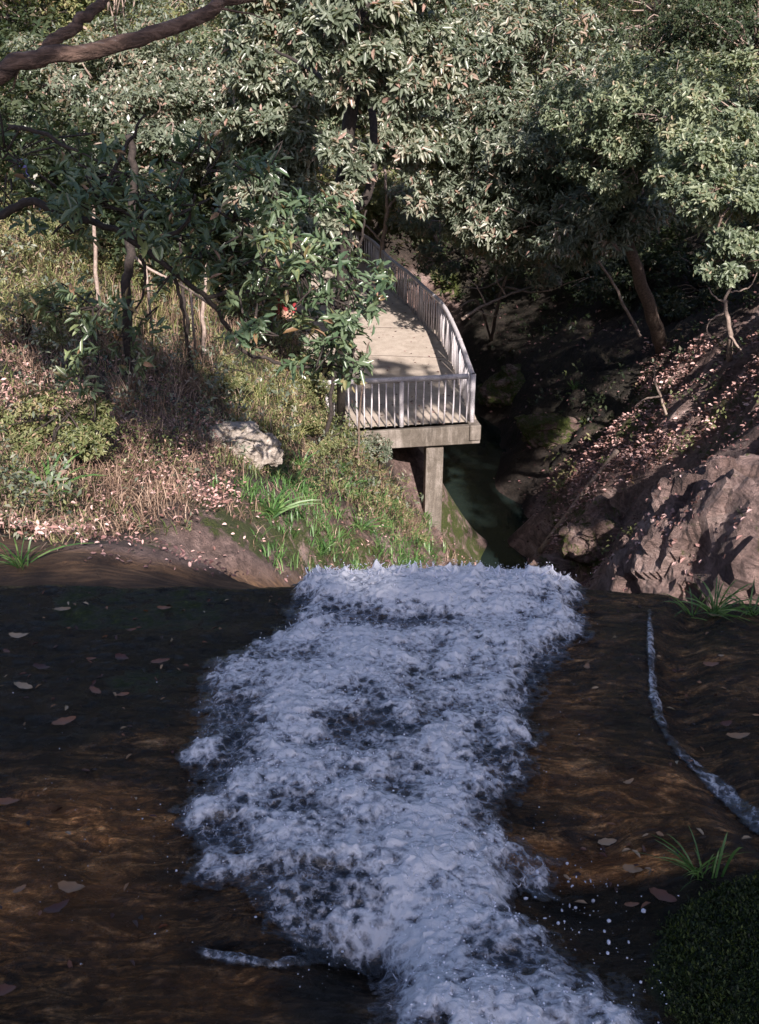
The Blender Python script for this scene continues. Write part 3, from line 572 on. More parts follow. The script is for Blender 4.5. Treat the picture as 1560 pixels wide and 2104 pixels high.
def tree(name, label, trunk_pts, r0, r1, bark, blobs, per, k, L, Wr, lm, twig=None, limbs=(), cat='tree', group=None, **kw):
    t = empty(name, trunk_pts[0], label, cat, group)
    limb('trunk', t, trunk_pts, r0, r1, bark)
    for lp, a_, b_ in limbs: limb('limb', t, lp, a_, b_, bark, .04, 7)
    crown('crown', t, blobs, per, k, L, Wr, lm, twig, **kw); return t
R3 = lambda a, b, c: (a, b, c)
BD = M['bark_dark']; BK = M['bark']; BP = M['bark_pale']
EXEC_TREES = True
# --- trees of the opposite slope, far to near
def foot(px, py, lo=6): return onter(px, py, lo) - np.array([0, 0, .2])
bgT = [
 ('tall shaded evergreen closing off the top middle of the gorge', (700, 300), [B(640, -40, 46, (6, 3, 4.5), 1.5), B(820, 60, 46, (4, 3, 4), 1.2), B(560, 140, 44, (5, 3, 4), 1.2)], 'leaf_yellow', .13),
 ('olive leaved tree high on the far slope above the walkway', (900, 330), [B(1000, -10, 46, (5, 3, 3.5), 1.4), B(1150, 60, 45, (4, 3, 3.5), 1.2), B(880, 150, 46, (3, 2.5, 3), 1)], 'leaf_yellow', .13),
 ('dark evergreen in the top right corner of the far slope', (1440, 300), [B(1400, 40, 40, (5, 3, 4), 1.2), B(1560, 120, 38, (4, 3, 3.5), 1.1), B(1540, -40, 40, (4, 3, 3), .9)], 'leaf_dark', .13),
 ('bushy tree on the upper left slope above the big leaves', (150, 330), [B(60, 60, 32, (4, 2.5, 3.2), 1.4), B(240, 120, 32, (3.5, 2.5, 3), 1.3), B(60, 260, 29, (3, 2, 2.4), .9)], 'leaf_yellow', .12),
 ('grey-green shrub on the left slope under the forked bough', (250, 420), [B(200, 200, 24, (2.2, 1.6, 1.3), 1.0), B(330, 160, 25, (2.2, 1.6, 1.3), 1.0), B(300, 280, 23, (1.8, 1.4, 1.1), .8), B(430, 230, 25, (1.8, 1.4, 1.2), .8)], 'leaf_grey', .11),
 ('olive green shrub above the far end of the curved railing', (800, 420), [B(780, 330, 40, (2.6, 2, 2.2), .9), B(860, 440, 40, (2.2, 1.6, 1.3), .7), B(720, 400, 42, (2.4, 1.6, 1.6), .7)], 'leaf_yellow', .13),
 ('shrub in half shade behind the stems of the right-hand tree', (1200, 500), [B(1150, 470, 38, (3, 2, 1.5), .9), B(1330, 560, 34, (2.4, 1.6, 1.1), .7), B(1480, 600, 30, (2, 1.4, 1.0), .6)], 'leaf_dark', .12),
 ('pale yellow-green shrub on the upper left slope right of the bough', (560, 330), [B(560, 60, 30, (2.6, 2, 1.8), 1.0), B(500, 160, 29, (2.2, 1.6, 1.4), .9), B(450, 340, 28, (2, 1.5, 1.2), .8), B(560, 230, 30, (2, 1.5, 1.4), .8)], 'leaf_light', .11),
 ('mixed green shrubby tree right of the upper left slope', (470, 400), [B(430, 60, 37, (4, 3, 3.6), 1.4), B(400, 260, 33, (3.5, 2.5, 2.8), 1.3), B(560, 330, 37, (3, 2, 2.6), 1.1)], 'leaf_grey', .12),
]
for lab, (px, py), r_, mt, L_ in [('leafy shrub on the left bank below the big leaves at the left edge', (40, 700), .8, 'leaf_yellow', .045), ('low green shrub between the dry stems and the pale boulder', (470, 800), .6, 'leaf_yellow', .045), ('bright shrub at the left of the front railing', (650, 820), .6, 'leaf_yellow', .045),
     ('dull green shrub under the beam left of the pillar', (760, 950), .55, 'leaf_grey', .05), ('shrub hugging the slope just above the mossy rock', (640, 930), .5, 'leaf_yellow', .045), ('rounded shrub on the left bank above the grass tuft', (120, 930), .5, 'leaf_yellow', .045), ('shrub behind the handrail on the left bank', (330, 500), 1.1, 'leaf_grey', .06), ('shrub at the left edge above the dry bank', (30, 520), 1.0, 'leaf_yellow', .045)]:
    c_ = onter(px, py, 5); t = empty('shrub', c_, lab, 'shrub', 'shrubs on the left bank'); g = Geo()
    for k_ in range(6): g.tube(curve([c_ - (0, 0, .1), c_ + np.array([rng.normal() * r_ * .3, rng.normal() * r_ * .3, r_ * .4]), c_ + np.array([rng.normal() * r_ * .5, rng.normal() * r_ * .5, r_ * .8])], 4), taper(.018, .006, 9), 4)
    g.build('stems', BD, t); crown('foliage', t, [(c_ + np.array([0, 0, r_ * .5]), (r_, r_, r_ * .65), .5)], 1300, 7, L_, .4, M[mt], droop=.2)
for lab, f_, bl_, mt, L_ in bgT:
    p0 = foot(*f_, lo=20); c0 = bl_[0][0]
    tree('background_tree', lab, [p0, p0 * .5 + c0 * .5 + np.array([.4, 0, 0]), c0], .22, .08, BD, bl_, 1900, 6, L_, .42, M[mt], (220, .028, BP), [([p0 * .5 + c0 * .5, b[0]], .08, .03) for b in bl_[1:]], group='trees closing off the far slope', simple_=True)
# big grey-green trees on the right
p0 = foot(1365, 705, 24)
tree('broadleaf_tree', 'large grey-green tree whose crown spreads over the gorge right of the walkway', [p0, px3(1325, 600, 26), px3(1285, 480, 25), px3(1230, 300, 25)], .20, .09, BK,
     [B(950, 130, 30, (2.4, 2, 2), 1.2), B(1080, 180, 28, (2.8, 2.2, 2.2), 1.5), B(1000, 300, 28, (2.5, 2, 1.9), 1.3), B(1180, 320, 26, (2.6, 2, 2), 1.4), B(1140, 440, 26, (2.2, 1.6, 1.3), 1.1), B(1260, 400, 25, (1.8, 1.6, 1.3), .9), B(1060, 440, 28, (1.7, 1.4, 1.1), .6), B(880, 230, 31, (1.6, 1.5, 1.6), .6)],
     1100, 8, .17, .34, M['leaf_grey'], (420, .018, BP), [([px3(1285, 480, 25), px3(1130, 360, 26.5), px3(980, 250, 28)], .08, .03), ([px3(1260, 400, 25), px3(1330, 250, 25), px3(1400, 150, 25)], .07, .03)], droop=.5)
p0 = foot(1660, 640, 18)
tree('broadleaf_tree', 'pale green small-leaved tree reaching in from the right edge', [p0, px3(1640, 420, 20), px3(1500, 260, 20)], .16, .07, BK,
     [B(1300, 230, 23, (1.9, 1.5, 1.0), 1.1), B(1420, 260, 21, (1.8, 1.5, 1.2), 1.2), B(1540, 260, 19, (1.6, 1.4, 1.3), 1.2), B(1330, 330, 22, (1.6, 1.3, .9), .9), B(1500, 370, 18, (1.2, 1, .8), .7), B(1620, 420, 17, (1.1, 1, .9), .8)],
     950, 8, .105, .42, M['leaf_light'], (300, .012, BP), [([px3(1500, 260, 20), px3(1400, 250, 21), px3(1290, 240, 23)], .06, .02)], droop=.3)
p0 = foot(1700, 760, 14)
tree('broadleaf_tree', 'bright green leaf sprays hanging low against the dark hollow on the right', [p0, px3(1690, 500, 14.5), px3(1580, 380, 14.5)], .10, .05, BK,
     [B(1460, 400, 15, (.5, .5, .35), .5), B(1530, 450, 14.5, (.5, .5, .5), .7), B(1500, 540, 14.5, (.45, .4, .28), .5), B(1400, 370, 16, (.5, .4, .3), .5), B(1440, 330, 16, (.6, .5, .4), .6)],
     420, 7, .085, .5, M['leaf_light'], (60, .012, BK), [([px3(1580, 380, 14.5), px3(1500, 420, 14.5), px3(1460, 520, 14.5)], .03, .01)], droop=.3)
p0 = foot(1010, 690, 30)
tree('small_tree', 'thin twiggy shrub with bare pinkish branches beside the curved railing', [p0, px3(1030, 600, 33), px3(1060, 520, 33)], .07, .03, BP,
     [B(930, 450, 33, (1.4, 1, .8), .6), B(1040, 500, 32, (1.4, 1, .8), .7), B(900, 530, 32, (.7, .6, .5), .25), B(1130, 540, 30, (1.2, 1, .6), .55), B(860, 400, 36, (1.4, 1, 1), .5)],
     650, 6, .14, .38, M['leaf_grey'], (110, .02, BP), [([p0, px3(980, 620, 32), px3(920, 650, 31)], .05, .015), ([px3(1050, 560, 33), px3(1000, 590, 32), px3(945, 590, 31)], .04, .012), ([px3(1040, 590, 33), px3(1110, 600, 31), px3(1200, 570, 30)], .04, .012)])
p0 = foot(770, 640, 36) if False else onter(640, 620, 24)
# centre tree with leaning dark trunk
pc = px3(700, 740, 20.5); pc[2] = ter(pc[0], pc[1]) - .2
tree('leaning_tree', 'dark leaning trunk rising in the middle in front of the walkway', [pc, px3(700, 640, 18), px3(704, 540, 17.6), px3(702, 440, 17.4), px3(706, 340, 17.2), px3(722, 220, 17), px3(742, 60, 17), px3(760, -80, 17)], .085, .125, BD,
     [B(700, -20, 20, (1.7, 1.3, .9), 1.1), B(600, 120, 20, (1.4, 1.2, 1), .9), B(840, 110, 21, (1.4, 1.2, 1.1), .9), B(560, 270, 20, (1.1, 1, .8), .6), B(830, 290, 21, (.7, .7, .7), .4), B(630, 500, 19.5, (.8, .6, .6), .4), B(560, 420, 20, (1., .8, .7), .5), B(730, 150, 21, (1.0, .8, .7), .5), B(735, 40, 16.2, (.7, .5, .6), .4), B(690, 120, 16.3, (.45, .4, .35), .22), B(775, 150, 16.4, (.45, .4, .4), .22), B(720, 170, 16.3, (.3, .3, .25), .12), B(680, 300, 16.6, (.3, .3, .3), .10), B(745, 330, 16.8, (.25, .25, .3), .08), B(690, 420, 16.6, (.35, .3, .35), .14)],
     900, 7, .15, .36, M['leaf_grey'], (320, .012, BP), [([px3(703, 450, 17.4), px3(756, 400, 17.5), px3(768, 300, 17.6), px3(762, 180, 18)], .085, .06), ([px3(722, 220, 17), px3(650, 150, 18), px3(560, 100, 19)], .06, .02), ([px3(704, 540, 17.6), px3(740, 500, 17.4), px3(752, 430, 17.4)], .03, .015)], droop=.35)
# pale forked sapling in front of the far railing
pc = px3(782, 575, 26); pc = onter(786, 900, 17); 
t = empty('sapling', px3(784, 575, 37), 'thin pale forked sapling standing against the far end of the curved railing', 'sapling')
limb('trunk', t, [px3(784, 580, 37), px3(786, 500, 36.5), px3(795, 430, 36), px3(790, 340, 36)], .10, .04, BP, .05)
limb('limb', t, [px3(795, 430, 36), px3(830, 380, 36), px3(850, 320, 36)], .05, .02, BP); limb('limb', t, [px3(786, 500, 36.5), px3(760, 470, 36), px3(735, 455, 36)], .04, .02, BP)
# big-leaved tree whose branches reach in from the left, in front of the bank
pb = np.array([-6.5, 9.5, 0]); pb[2] = ter(pb[0], pb[1]) - .2
def Y9(px, py, Y=9.5): return px3(px, py, Y)
bigb = []
for q in [(60, 430), (130, 470), (100, 290), (150, 320), (240, 350), (200, 430), (280, 440), (350, 470), (420, 420), (400, 330), (470, 330), (430, 510), (500, 480), (480, 560), (540, 600), (640, 580), (690, 640), (720, 690), (640, 700), (560, 720), (520, 660), (580, 530), (200, 620), (240, 700), (140, 640), (210, 770), (300, 640), (740, 610), (590, 440), (690, 560), (30, 340), (560, 380), (470, 460), (520, 540), (570, 560), (620, 500), (650, 700), (700, 740), (680, 610), (560, 640), (450, 570), (690, 480), (630, 440), (720, 580), (660, 760), (330, 400), (100, 380)]:
    bigb.append(B(q[0], q[1], 9.4 + rng.uniform(-.9, .9), (.34, .34, .26), .10))
t = tree('big_leaved_tree', 'dark glossy big-leaved branches reaching in from the left over the bank', [pb, np.array([-6.2, 9.5, -1.0]), np.array([-5.4, 9.6, .8])], .16, .10, BD, bigb, 112, 6, .115, .34, M['leaf_big'], (260, .010, BD),
     [([Y9(-500, 300), Y9(-60, 440), Y9(60, 415), Y9(150, 445), Y9(250, 480), Y9(360, 560), Y9(450, 640), Y9(500, 720), Y9(600, 750), Y9(680, 755)], .045, .012),
      ([Y9(250, 480), Y9(300, 490), Y9(380, 470), Y9(400, 400)], .035, .012), ([Y9(360, 560), Y9(375, 640), Y9(388, 720)], .02, .008), ([Y9(150, 445), Y9(220, 380), Y9(260, 300), Y9(300, 240)], .03, .01),
      ([Y9(-500, 200), Y9(-30, 250), Y9(120, 290), Y9(230, 340)], .03, .010), ([Y9(290, 520), Y9(295, 600), Y9(240, 700)], .016, .007), ([Y9(420, 610), Y9(520, 600), Y9(640, 620), Y9(720, 640)], .022, .008)], droop=.35)
# overhanging bough, top left
tb = np.array([-5.2, 3.6, 0]); tb[2] = ter(tb[0], tb[1]) - .2
t = empty('overhanging_tree', tb, 'thick bare forking bough crossing the top left corner', 'tree')
limb('trunk', t, [tb, tb + (0.2, .2, 2.0), np.array([-4.2, 4.6, -.6]), px3(-350, 330, 5.2)], .16, .10, M['bark_lit'], .03, 14)
limb('bough', t, [px3(-350, 330, 5.2), px3(-60, 180, 5.1), px3(50, 128, 5.1), px3(150, 110, 5.1), px3(300, 75, 5.2), px3(430, 22, 5.3), px3(560, -25, 5.4), px3(800, -120, 5.6)], .046, .026, M['bark_lit'], .03, 14, .035)
limb('fork', t, [px3(70, 128, 5.1), px3(110, 88, 5.15), px3(160, 48, 5.2), px3(205, 8, 5.3), px3(260, -80, 5.5)], .030, .022, M['bark_lit'], .02, 12, .04)
for tp_ in ([px3(440, 18, 5.3), px3(500, 25, 5.3), px3(560, 45, 5.3)], [px3(35, 145, 5.1), px3(30, 170, 5.1), px3(20, 190, 5.1)], [px3(250, 85, 5.2), px3(238, 60, 5.2), px3(240, 20, 5.2)]): Geo().tube(curve(tp_, 5, .01), taper(.007, .002, 11), 5).build('twig', M['bark_lit'], t)

# --- unseen added trees, crowns shaped along sun rays to shade slab and hollow
def shade_crown(t, pts, hmin, hmax, mat, L, k=5, spread=.35):
    P = []
    for p_ in pts:
        h = rng.uniform(hmin, hmax); tt = (h - p_[2]) / SUN[2]; P.append(p_ + SUN * tt)
    P = np.array(P) + rng.normal(size=(len(P), 3)) * spread * .3
    u_, v_, Z_ = proj(P); vis = (Z_ > 0) & (u_ > -60) & (u_ < 1620) & (v_ > -60) & (v_ < 2160); P = P[~vis]
    a, D, N, Ls, r_ = clusters(P, np.tile([0, 0, 1.0], (len(P), 1)) + rng.normal(size=(len(P), 3)) * .3, k, L, jitter=L * .5, droop=.1)
    N = N * 0 + SUN + rng.normal(size=N.shape) * .5
    leaves('crown', a, D, N, Ls, Ls * .5, r_, mat, t, simple_=True)
# foreground slab: solid shade up to the lip
sp = []
while len(sp) < 3600:
    x, y = rng.uniform(-3.6, 2.6), rng.uniform(.2, 3.5); sp.append((x, y, -2.0))
t = empty('added_shade_tree', (5.0, -10.0, float(ter(5.0, -10.0)) - .2), 'unseen tree added behind the viewpoint, crown shaped to shade the stream', 'tree')
limb('trunk', t, [t.location, np.array([5.2, -12, 4]), np.array([4.9, -16, 9]), np.array([4.6, -18.5, 13])], .40, .14, BK)
shade_crown(t, sp, 11, 14.5, M['leaf_dark'], .22, 7, .15)
# added unseen crown: shades the hollow, dapples the banks and walkway
LITP = [[(690, 470), (800, 470), (1000, 640), (1010, 930), (900, 930), (860, 1110), (690, 830), (560, 700)]]
SHP = [([(960, 560), (1400, 540), (1500, 620), (1320, 720), (1180, 840), (1080, 970), (1040, 1060), (1000, 1040), (985, 820), (960, 700)], .95), ([(900, 930), (1100, 930), (1090, 1130), (1010, 1150), (940, 1010)], .9),
       ([(270, 700), (440, 760), (420, 920), (270, 880)], .5), ([(0, 480), (250, 420), (200, 560), (0, 600)], .2),
       ([(690, 735), (900, 760), (960, 800), (960, 830), (700, 830)], .8),
       ]
yy = 5 * (46 / 5) ** rng.random(14000); PT = np.c_[(rng.random(14000) * 2 - 1) * (yy * .44 + .6), yy]; PZ = ter(PT[:, 0], PT[:, 1]); onD = (PT[:, 1] > 21.4) & (PT[:, 1] < 38) & (PT[:, 0] > -2.5) & (PT[:, 0] < 2.1); PZ = np.where(onD, -8, PZ)
P3 = np.c_[PT, PZ]; u_, v_, Z_ = proj(P3); kp = np.zeros(len(P3), bool)
for poly, pr in SHP: kp |= inpoly(u_, v_, poly) & (rng.random(len(P3)) < pr) & (fbm(PT[:, 0] * .9, PT[:, 1] * .9, 4, o=2) > (.0 if pr < .7 else -9))
P3 = P3[kp]
_u = rng.uniform(0, 430, 520); _v = rng.uniform(200, 560, 520); _k = inpoly(_u, _v, [(0, 220), (330, 240), (420, 420), (400, 560), (200, 480), (0, 460)]); P3 = np.vstack([P3, [atY(a, b, rng.uniform(9, 10)) for a, b in zip(_u[_k], _v[_k])]])
t = empty('added_shade_tree', (9.0, 2.0, float(ter(9.0, 2.0)) - .2), 'unseen tree added on the right, crown shaped to shade hollow, bank and deck', 'tree')
limb('trunk', t, [t.location, np.array([8.6, 3.5, 3.0]), np.array([7.6, 5, 7.5])], .30, .12, BK)
P3 = np.vstack([P3, np.c_[rng.uniform(-1.2, 2.1, 26), rng.uniform(21.5, 23.0, 26), rng.uniform(-8, -6.9, 26)]])
shade_crown(t, P3, 4.5, 8.5, M['leaf_dark'], .34, 8, .5)

# ------------------------------------------------------------------ ground cover
def scatter(nn, test, ylo=4.6, yhi=48, xw=1.0):
    """random ground points, denser near; kept where test(px,py,x,y) passes"""
    y = ylo * (yhi / ylo) ** rng.random(nn); x = (rng.random(nn) * 2 - 1) * (y * .44 + .6) * xw; z = terg(x, y)
    P_ = np.c_[x, y, z]; u, v, Z = proj(P_); k_ = test(u, v, x, y); return P_[k_], u[k_], v[k_]
def scat2(nn, x0, x1, y0, y1, test):
    x = rng.uniform(x0, x1, nn); y = rng.uniform(y0, y1, nn); P_ = np.c_[x, y, terg(x, y)]; u, v, Z = proj(P_); k_ = test(u, v, x, y); return P_[k_], u[k_], v[k_]
def offdeck(x, y): return ~((y > 21.2) & (y < 46) & (x > -3.6) & (x < 2.3) & (ter(x, y) < -7.6))
bankP = [(-100, 1100), (-100, 100), (760, 100), (760, 860), (800, 920), (870, 1060), (860, 1120), (640, 1000), (560, 985), (380, 1000), (400, 1090), (120, 1115)]
def tufts(name, P_, k, L, Wr, mat, label, cat, lean=.8, up=1.0, droop=.45):
    n_ = len(P_); D = rng.normal(size=(n_, k, 3)) * lean; D[..., 2] = np.abs(D[..., 2]) * .4 + up
    P2 = np.repeat(P_, k, 0) + rng.normal(size=(n_ * k, 3)) * np.array([.05, .05, .01]); Ls = np.repeat(L, k) * rng.uniform(.5, 1.25, n_ * k)
    N = -unit(D.reshape(-1, 3) * np.array([1, 1, 0]) + 1e-3) + np.array([0, 0, .6])
    o = leaves(name, P2, D.reshape(-1, 3), N, Ls, Ls * Wr, np.clip(np.repeat(rng.random(n_), k) * .6 + rng.random(n_ * k) * .4, 0, 1), mat, None, droop=droop, fold=.1, blade=True)
    return tag(o, label, cat, kind='stuff')
def sz(P_, a=.012): return a * P_[:, 1]
gm = lambda x, y, s, o_: fbm(x * .55, y * .55, s, o=3) + o_
low = lambda u, v: sst(620, 900, v + .25 * u)           # 1 on the drier lower left bank
P_, u, v = scatter(22000, lambda u, v, x, y: inpoly(u, v, bankP) & offdeck(x, y) & (gm(x, y, 3, .10 - .28 * low(u, v) + .2 * (u > 440)) > rng.normal(size=len(x)) * .12))
tufts('bank_grass', P_, 8, .08 + sz(P_, .0075), .06, M['grass'], 'yellow-green grass and weeds covering the left bank', 'grass')
P_, u, v = scatter(26000, lambda u, v, x, y: inpoly(u, v, bankP) & offdeck(x, y) & (gm(x, y, 13, .12 - .06 * low(u, v)) > rng.normal(size=len(x)) * .15))
tufts('dry_stalks', P_, 7, .11 + sz(P_, .012), .035, M['straw'], 'dry pinkish stalks and twigs on the left bank', 'dry stalks', lean=1.1)
P_, u, v = scatter(9000, lambda u, v, x, y: inpoly(u, v, [(220, 600), (430, 640), (440, 880), (250, 900), (200, 700)]) & (gm(x, y, 15, .05) > rng.normal(size=len(x)) * .1), yhi=30)
tufts('tall_dry_stems', P_, 5, .38 + sz(P_, .012), .02, M['straw'], 'tall reddish dry stems standing on the shaded part of the left bank', 'dry stems', lean=.35, droop=.2)
P_, u, v = scatter(7000, lambda u, v, x, y: inpoly(u, v, [(450, 760), (680, 760), (760, 880), (600, 930), (480, 880)]) & offdeck(x, y), yhi=30)
tufts('pale_grass', P_, 8, .22 + sz(P_, .008), .045, M['grass_pale'], 'bright yellow-green long grass spilling down beside the walkway', 'grass', lean=.8)
P_, u, v = scatter(12000, lambda u, v, x, y: inpoly(u, v, [(-50, 430), (250, 480), (430, 560), (440, 700), (0, 680)]) & offdeck(x, y), yhi=34)
tufts('pale_grass', P_, 7, .20 + sz(P_, .008), .045, M['grass_pale'], 'tall yellow-green grass on the upper left bank', 'grass', lean=.8)
def herbs(name, P_, k, L, mat, label, h=.12, Wr=.42, droop=.2):
    C_ = P_ + np.c_[rng.normal(size=(len(P_), 2)) * .03, rng.random(len(P_)) * h * (1 + .06 * P_[:, 1])]
    a, D, N, Ls, r_ = clusters(C_, rng.normal(size=(len(P_), 3)) * .5 + np.array([0, -.2, .9]), k, 1.0, jitter=.05, droop=droop); Ls = Ls * np.repeat(L, k)
    return tag(leaves(name, a, D, N, Ls, Ls * Wr, r_, mat, None, simple_=True), label, 'undergrowth', kind='stuff')
P_, u, v = scatter(26000, lambda u, v, x, y: (inpoly(u, v, bankP) | inpoly(u, v, [(560, 980), (880, 1060), (880, 1180), (780, 1120)])) & offdeck(x, y) & (gm(x, y, 23, .10 - .38 * low(u, v) * (u < 560)) > rng.normal(size=len(x)) * .16))
herbs('undergrowth', P_, 8, .016 + sz(P_, .0027), M['leaf_yellow'], 'small-leaved undergrowth covering the left bank', .3)
P_, u, v = scatter(9000, lambda u, v, x, y: inpoly(u, v, bankP) & offdeck(x, y) & (gm(x, y, 29, .0) > rng.normal(size=len(x)) * .14))
herbs('undergrowth', P_, 6, .03 + sz(P_, .004), M['leaf_grey'], 'dull green weeds mixed into the left bank', .4, .36)
P_, u, v = scatter(4200, lambda u, v, x, y: inpoly(u, v, [(560, 900), (700, 850), (880, 1030), (990, 1180), (880, 1190), (700, 1150), (560, 1000)]) & offdeck(x, y) & (gm(x, y, 71, .1) > rng.normal(size=len(x)) * .14))
tufts('green_grass', P_, 9, .12 + sz(P_, .008), .08, M['grass_green'], 'fresh green grass hanging over the rock below the walkway', 'grass')
def litter(name, nn, test, L, mat, label, lift=.02, **kw):
    P_, u, v = scatter(nn, test, **kw); n_ = len(P_); P_[:, 2] += lift + rng.random(n_) * .05
    D = rng.normal(size=(n_, 3)); D[:, 2] = D[:, 2] * .4; N = rng.normal(size=(n_, 3)) * .5 + np.array([0, -.35, 1]); Ls = (L + sz(P_, .002)) * rng.uniform(.5, 1.4, n_)
    return tag(leaves(name, P_, D, N, Ls, Ls * rng.uniform(.3, .6, n_), rng.random(n_), mat, None, fold=.3, droop=.1), label, 'leaf litter', kind='stuff')
litter('leaf_litter', 75000, lambda u, v, x, y: inpoly(u, v, [(-100, 1110), (-100, 640), (300, 700), (480, 800), (540, 880), (560, 1010), (400, 1090), (120, 1120)]) & (gm(x, y, 33, .22) > rng.random(len(x)) * .4), .025, M['litter'], 'pinkish dead leaves lying over the lower left bank', .07)
_sc = scatter; scatter = lambda nn, test, **kw: scat2(nn, -6, 3, 4.8, 22, test)
litter('leaf_litter', 30000, lambda u, v, x, y: inpoly(u, v, [(150, 1080), (380, 980), (560, 1000), (700, 1010), (880, 1080), (1040, 1190), (500, 1200), (100, 1160)]) & (gm(x, y * 1.5, 43, .0) > rng.random(len(x)) * .3), .02, M['litter_dark'], 'sparse dead leaves on the mossy rock left of the fall', .015)
litter('leaf_litter', 7000, lambda u, v, x, y: inpoly(u, v, [(150, 1080), (380, 980), (560, 1000), (880, 1080), (1040, 1190), (500, 1200), (100, 1160)]) & (gm(x, y * 1.5, 143, -.03) > rng.random(len(x)) * .3), .022, M['litter'], 'pale pink dead leaves gathered in the hollows of the mossy rock', .02)
P_, u, v = scatter(9000, lambda u, v, x, y: inpoly(u, v, [(420, 1000), (640, 990), (880, 1060), (900, 1190), (560, 1180)]) & (gm(x * 1.6, y * 1.6, 171, -.01) > rng.normal(size=len(x)) * .08))
tufts('green_grass', P_, 9, .10 + sz(P_, .007), .08, M['grass_green'], 'tufts of green grass rooted in cracks of the mossy rock', 'grass')
P_, u, v = scatter(6000, lambda u, v, x, y: inpoly(u, v, [(420, 1000), (640, 990), (900, 1090), (960, 1190), (560, 1180)]) & (gm(x * 1.6, y * 1.6, 181, -.05) > rng.normal(size=len(x)) * .08))
tufts('dry_stalks', P_, 5, .09 + sz(P_, .008), .04, M['straw'], 'dry stalks lying over the mossy rock', 'dry stalks', lean=1.3)
scatter = _sc
litter('leaf_litter', 3000, lambda u, v, x, y: inpoly(u, v, [(380, 1000), (1000, 1080), (1040, 1190), (500, 1195), (100, 1170), (0, 1100)]), .02, M['litter'], 'scattered pale pink leaves on the rock just beyond the lip', .02)
RL = [(1130, 1000), (1200, 900), (1300, 860), (1330, 700), (1480, 700), (1600, 680), (1600, 830), (1440, 920), (1400, 980), (1250, 1010), (1180, 1060), (1230, 1180), (1130, 1180)]
_sc = scatter; scatter = lambda nn, test, **kw: scat2(nn, 2.5, 12, 9, 32, test)
litter('leaf_litter', 60000, lambda u, v, x, y: inpoly(u, v, RL) & (gm(x, y, 53, .16) > rng.random(len(x)) * .3), .05, M['litter'], 'pinkish dead leaves lying on the ledges of the right bank', .05)
litter('leaf_litter', 40000, lambda u, v, x, y: inpoly(u, v, [(1110, 1010), (1160, 930), (1270, 860), (1400, 850), (1380, 960), (1250, 1020), (1200, 1060)]) & (gm(x, y, 153, .12) > rng.random(len(x)) * .3), .06, M['litter'], 'thick pinkish leaf drift at the foot of the leafy ledge', .08)
litter('leaf_litter', 30000, lambda u, v, x, y: inpoly(u, v, [(1100, 1000), (1560, 800), (1560, 1240), (1100, 1200)]) & (gm(x, y, 93, -.02) > rng.random(len(x)) * .3), .04, M['litter_dark'], 'brown dead leaves caught on the rock faces of the right bank', .03)
scatter = _sc
litter('leaf_litter', 16000, lambda u, v, x, y: inpoly(u, v, [(960, 560), (1560, 560), (1560, 1240), (1050, 1200), (980, 900)]) & (rng.random(len(x)) < .7), .05, M['litter_dark'], 'scattered dead leaves in the shaded hollow on the right', .03, ylo=8, yhi=42)
P_, u, v = scatter(9000, lambda u, v, x, y: inpoly(u, v, [(1000, 560), (1560, 560), (1560, 830), (1330, 860), (1200, 900), (1100, 900), (980, 700)]) & (gm(x, y, 63, -.0) > rng.random(len(x)) * .3), ylo=14, yhi=42)
herbs('undergrowth', P_, 5, .05 + sz(P_, .003), M['leaf_dark'], 'dark low plants in the shaded hollow', .2)
P_, u, v = scat2(12000, 2.5, 12, 9, 30, lambda u, v, x, y: inpoly(u, v, [(1120, 980), (1560, 780), (1560, 1240), (1120, 1190)]) & (gm(x * 1.4, y * 1.4, 79, -.16) > rng.random(len(x)) * .2))
herbs('undergrowth', P_, 6, .03 + sz(P_, .003), M['leaf_yellow'], 'small weeds rooted in the cracks of the right bank', .25)
P_, u, v = scatter(5000, lambda u, v, x, y: inpoly(u, v, [(1150, 720), (1560, 680), (1560, 960), (1300, 1000), (1100, 1000)]) & (gm(x, y, 73, -.05) > rng.random(len(x)) * .4), ylo=10, yhi=34)
herbs('undergrowth', P_, 6, .03 + sz(P_, .003), M['leaf_yellow'], 'small green plants among the pink leaves of the right bank', .2)
P_, u, v = scatter(30000, lambda u, v, x, y: (v < 640) & (u > -100) & (u < 1700) & (y > 20) & offdeck(x, y), ylo=20, yhi=70)
herbs('hillside_bushes', P_, 7, .10 + sz(P_, .0032), M['leaf_dark'], 'dense dark bushes clothing the far slopes behind the trees', 1.3)

_k = (smoss.ravel() + .35 * fbm(SX * 5, SY * 5, 91, o=4).ravel()) > .38 + .3 * rng.random(SX.size); _i = rng.choice(np.flatnonzero(_k & (spx.ravel() > 1150) & (spx.ravel() < 1750) & (spy.ravel() < 2300)), 9000)
P_ = np.stack([SX.ravel()[_i], SY.ravel()[_i], SZ.ravel()[_i]], 1); P_[:, :2] += rng.normal(size=(9000, 2)) * .006
D = rng.normal(size=(9000 * 4, 3)) * .8; D[:, 2] = np.abs(D[:, 2]) + .5; P2 = np.repeat(P_, 4, 0) + rng.normal(size=(36000, 3)) * np.array([.005, .005, .002]); Ls = rng.uniform(.005, .014, 36000)
tag(leaves('moss', P2, D, np.tile([0, 0, 1.0], (36000, 1)) + rng.normal(size=(36000, 3)) * .4, Ls * np.clip(1 + 1.6 * np.repeat(fbm(P_[:, 0] * 9, P_[:, 1] * 9, 7, o=3), 4), .3, 2.2), Ls * .4, rng.random(36000), M['moss_leaf'], None, simple_=True), 'dark green moss covering the rock at the lower right corner', 'moss', kind='stuff')
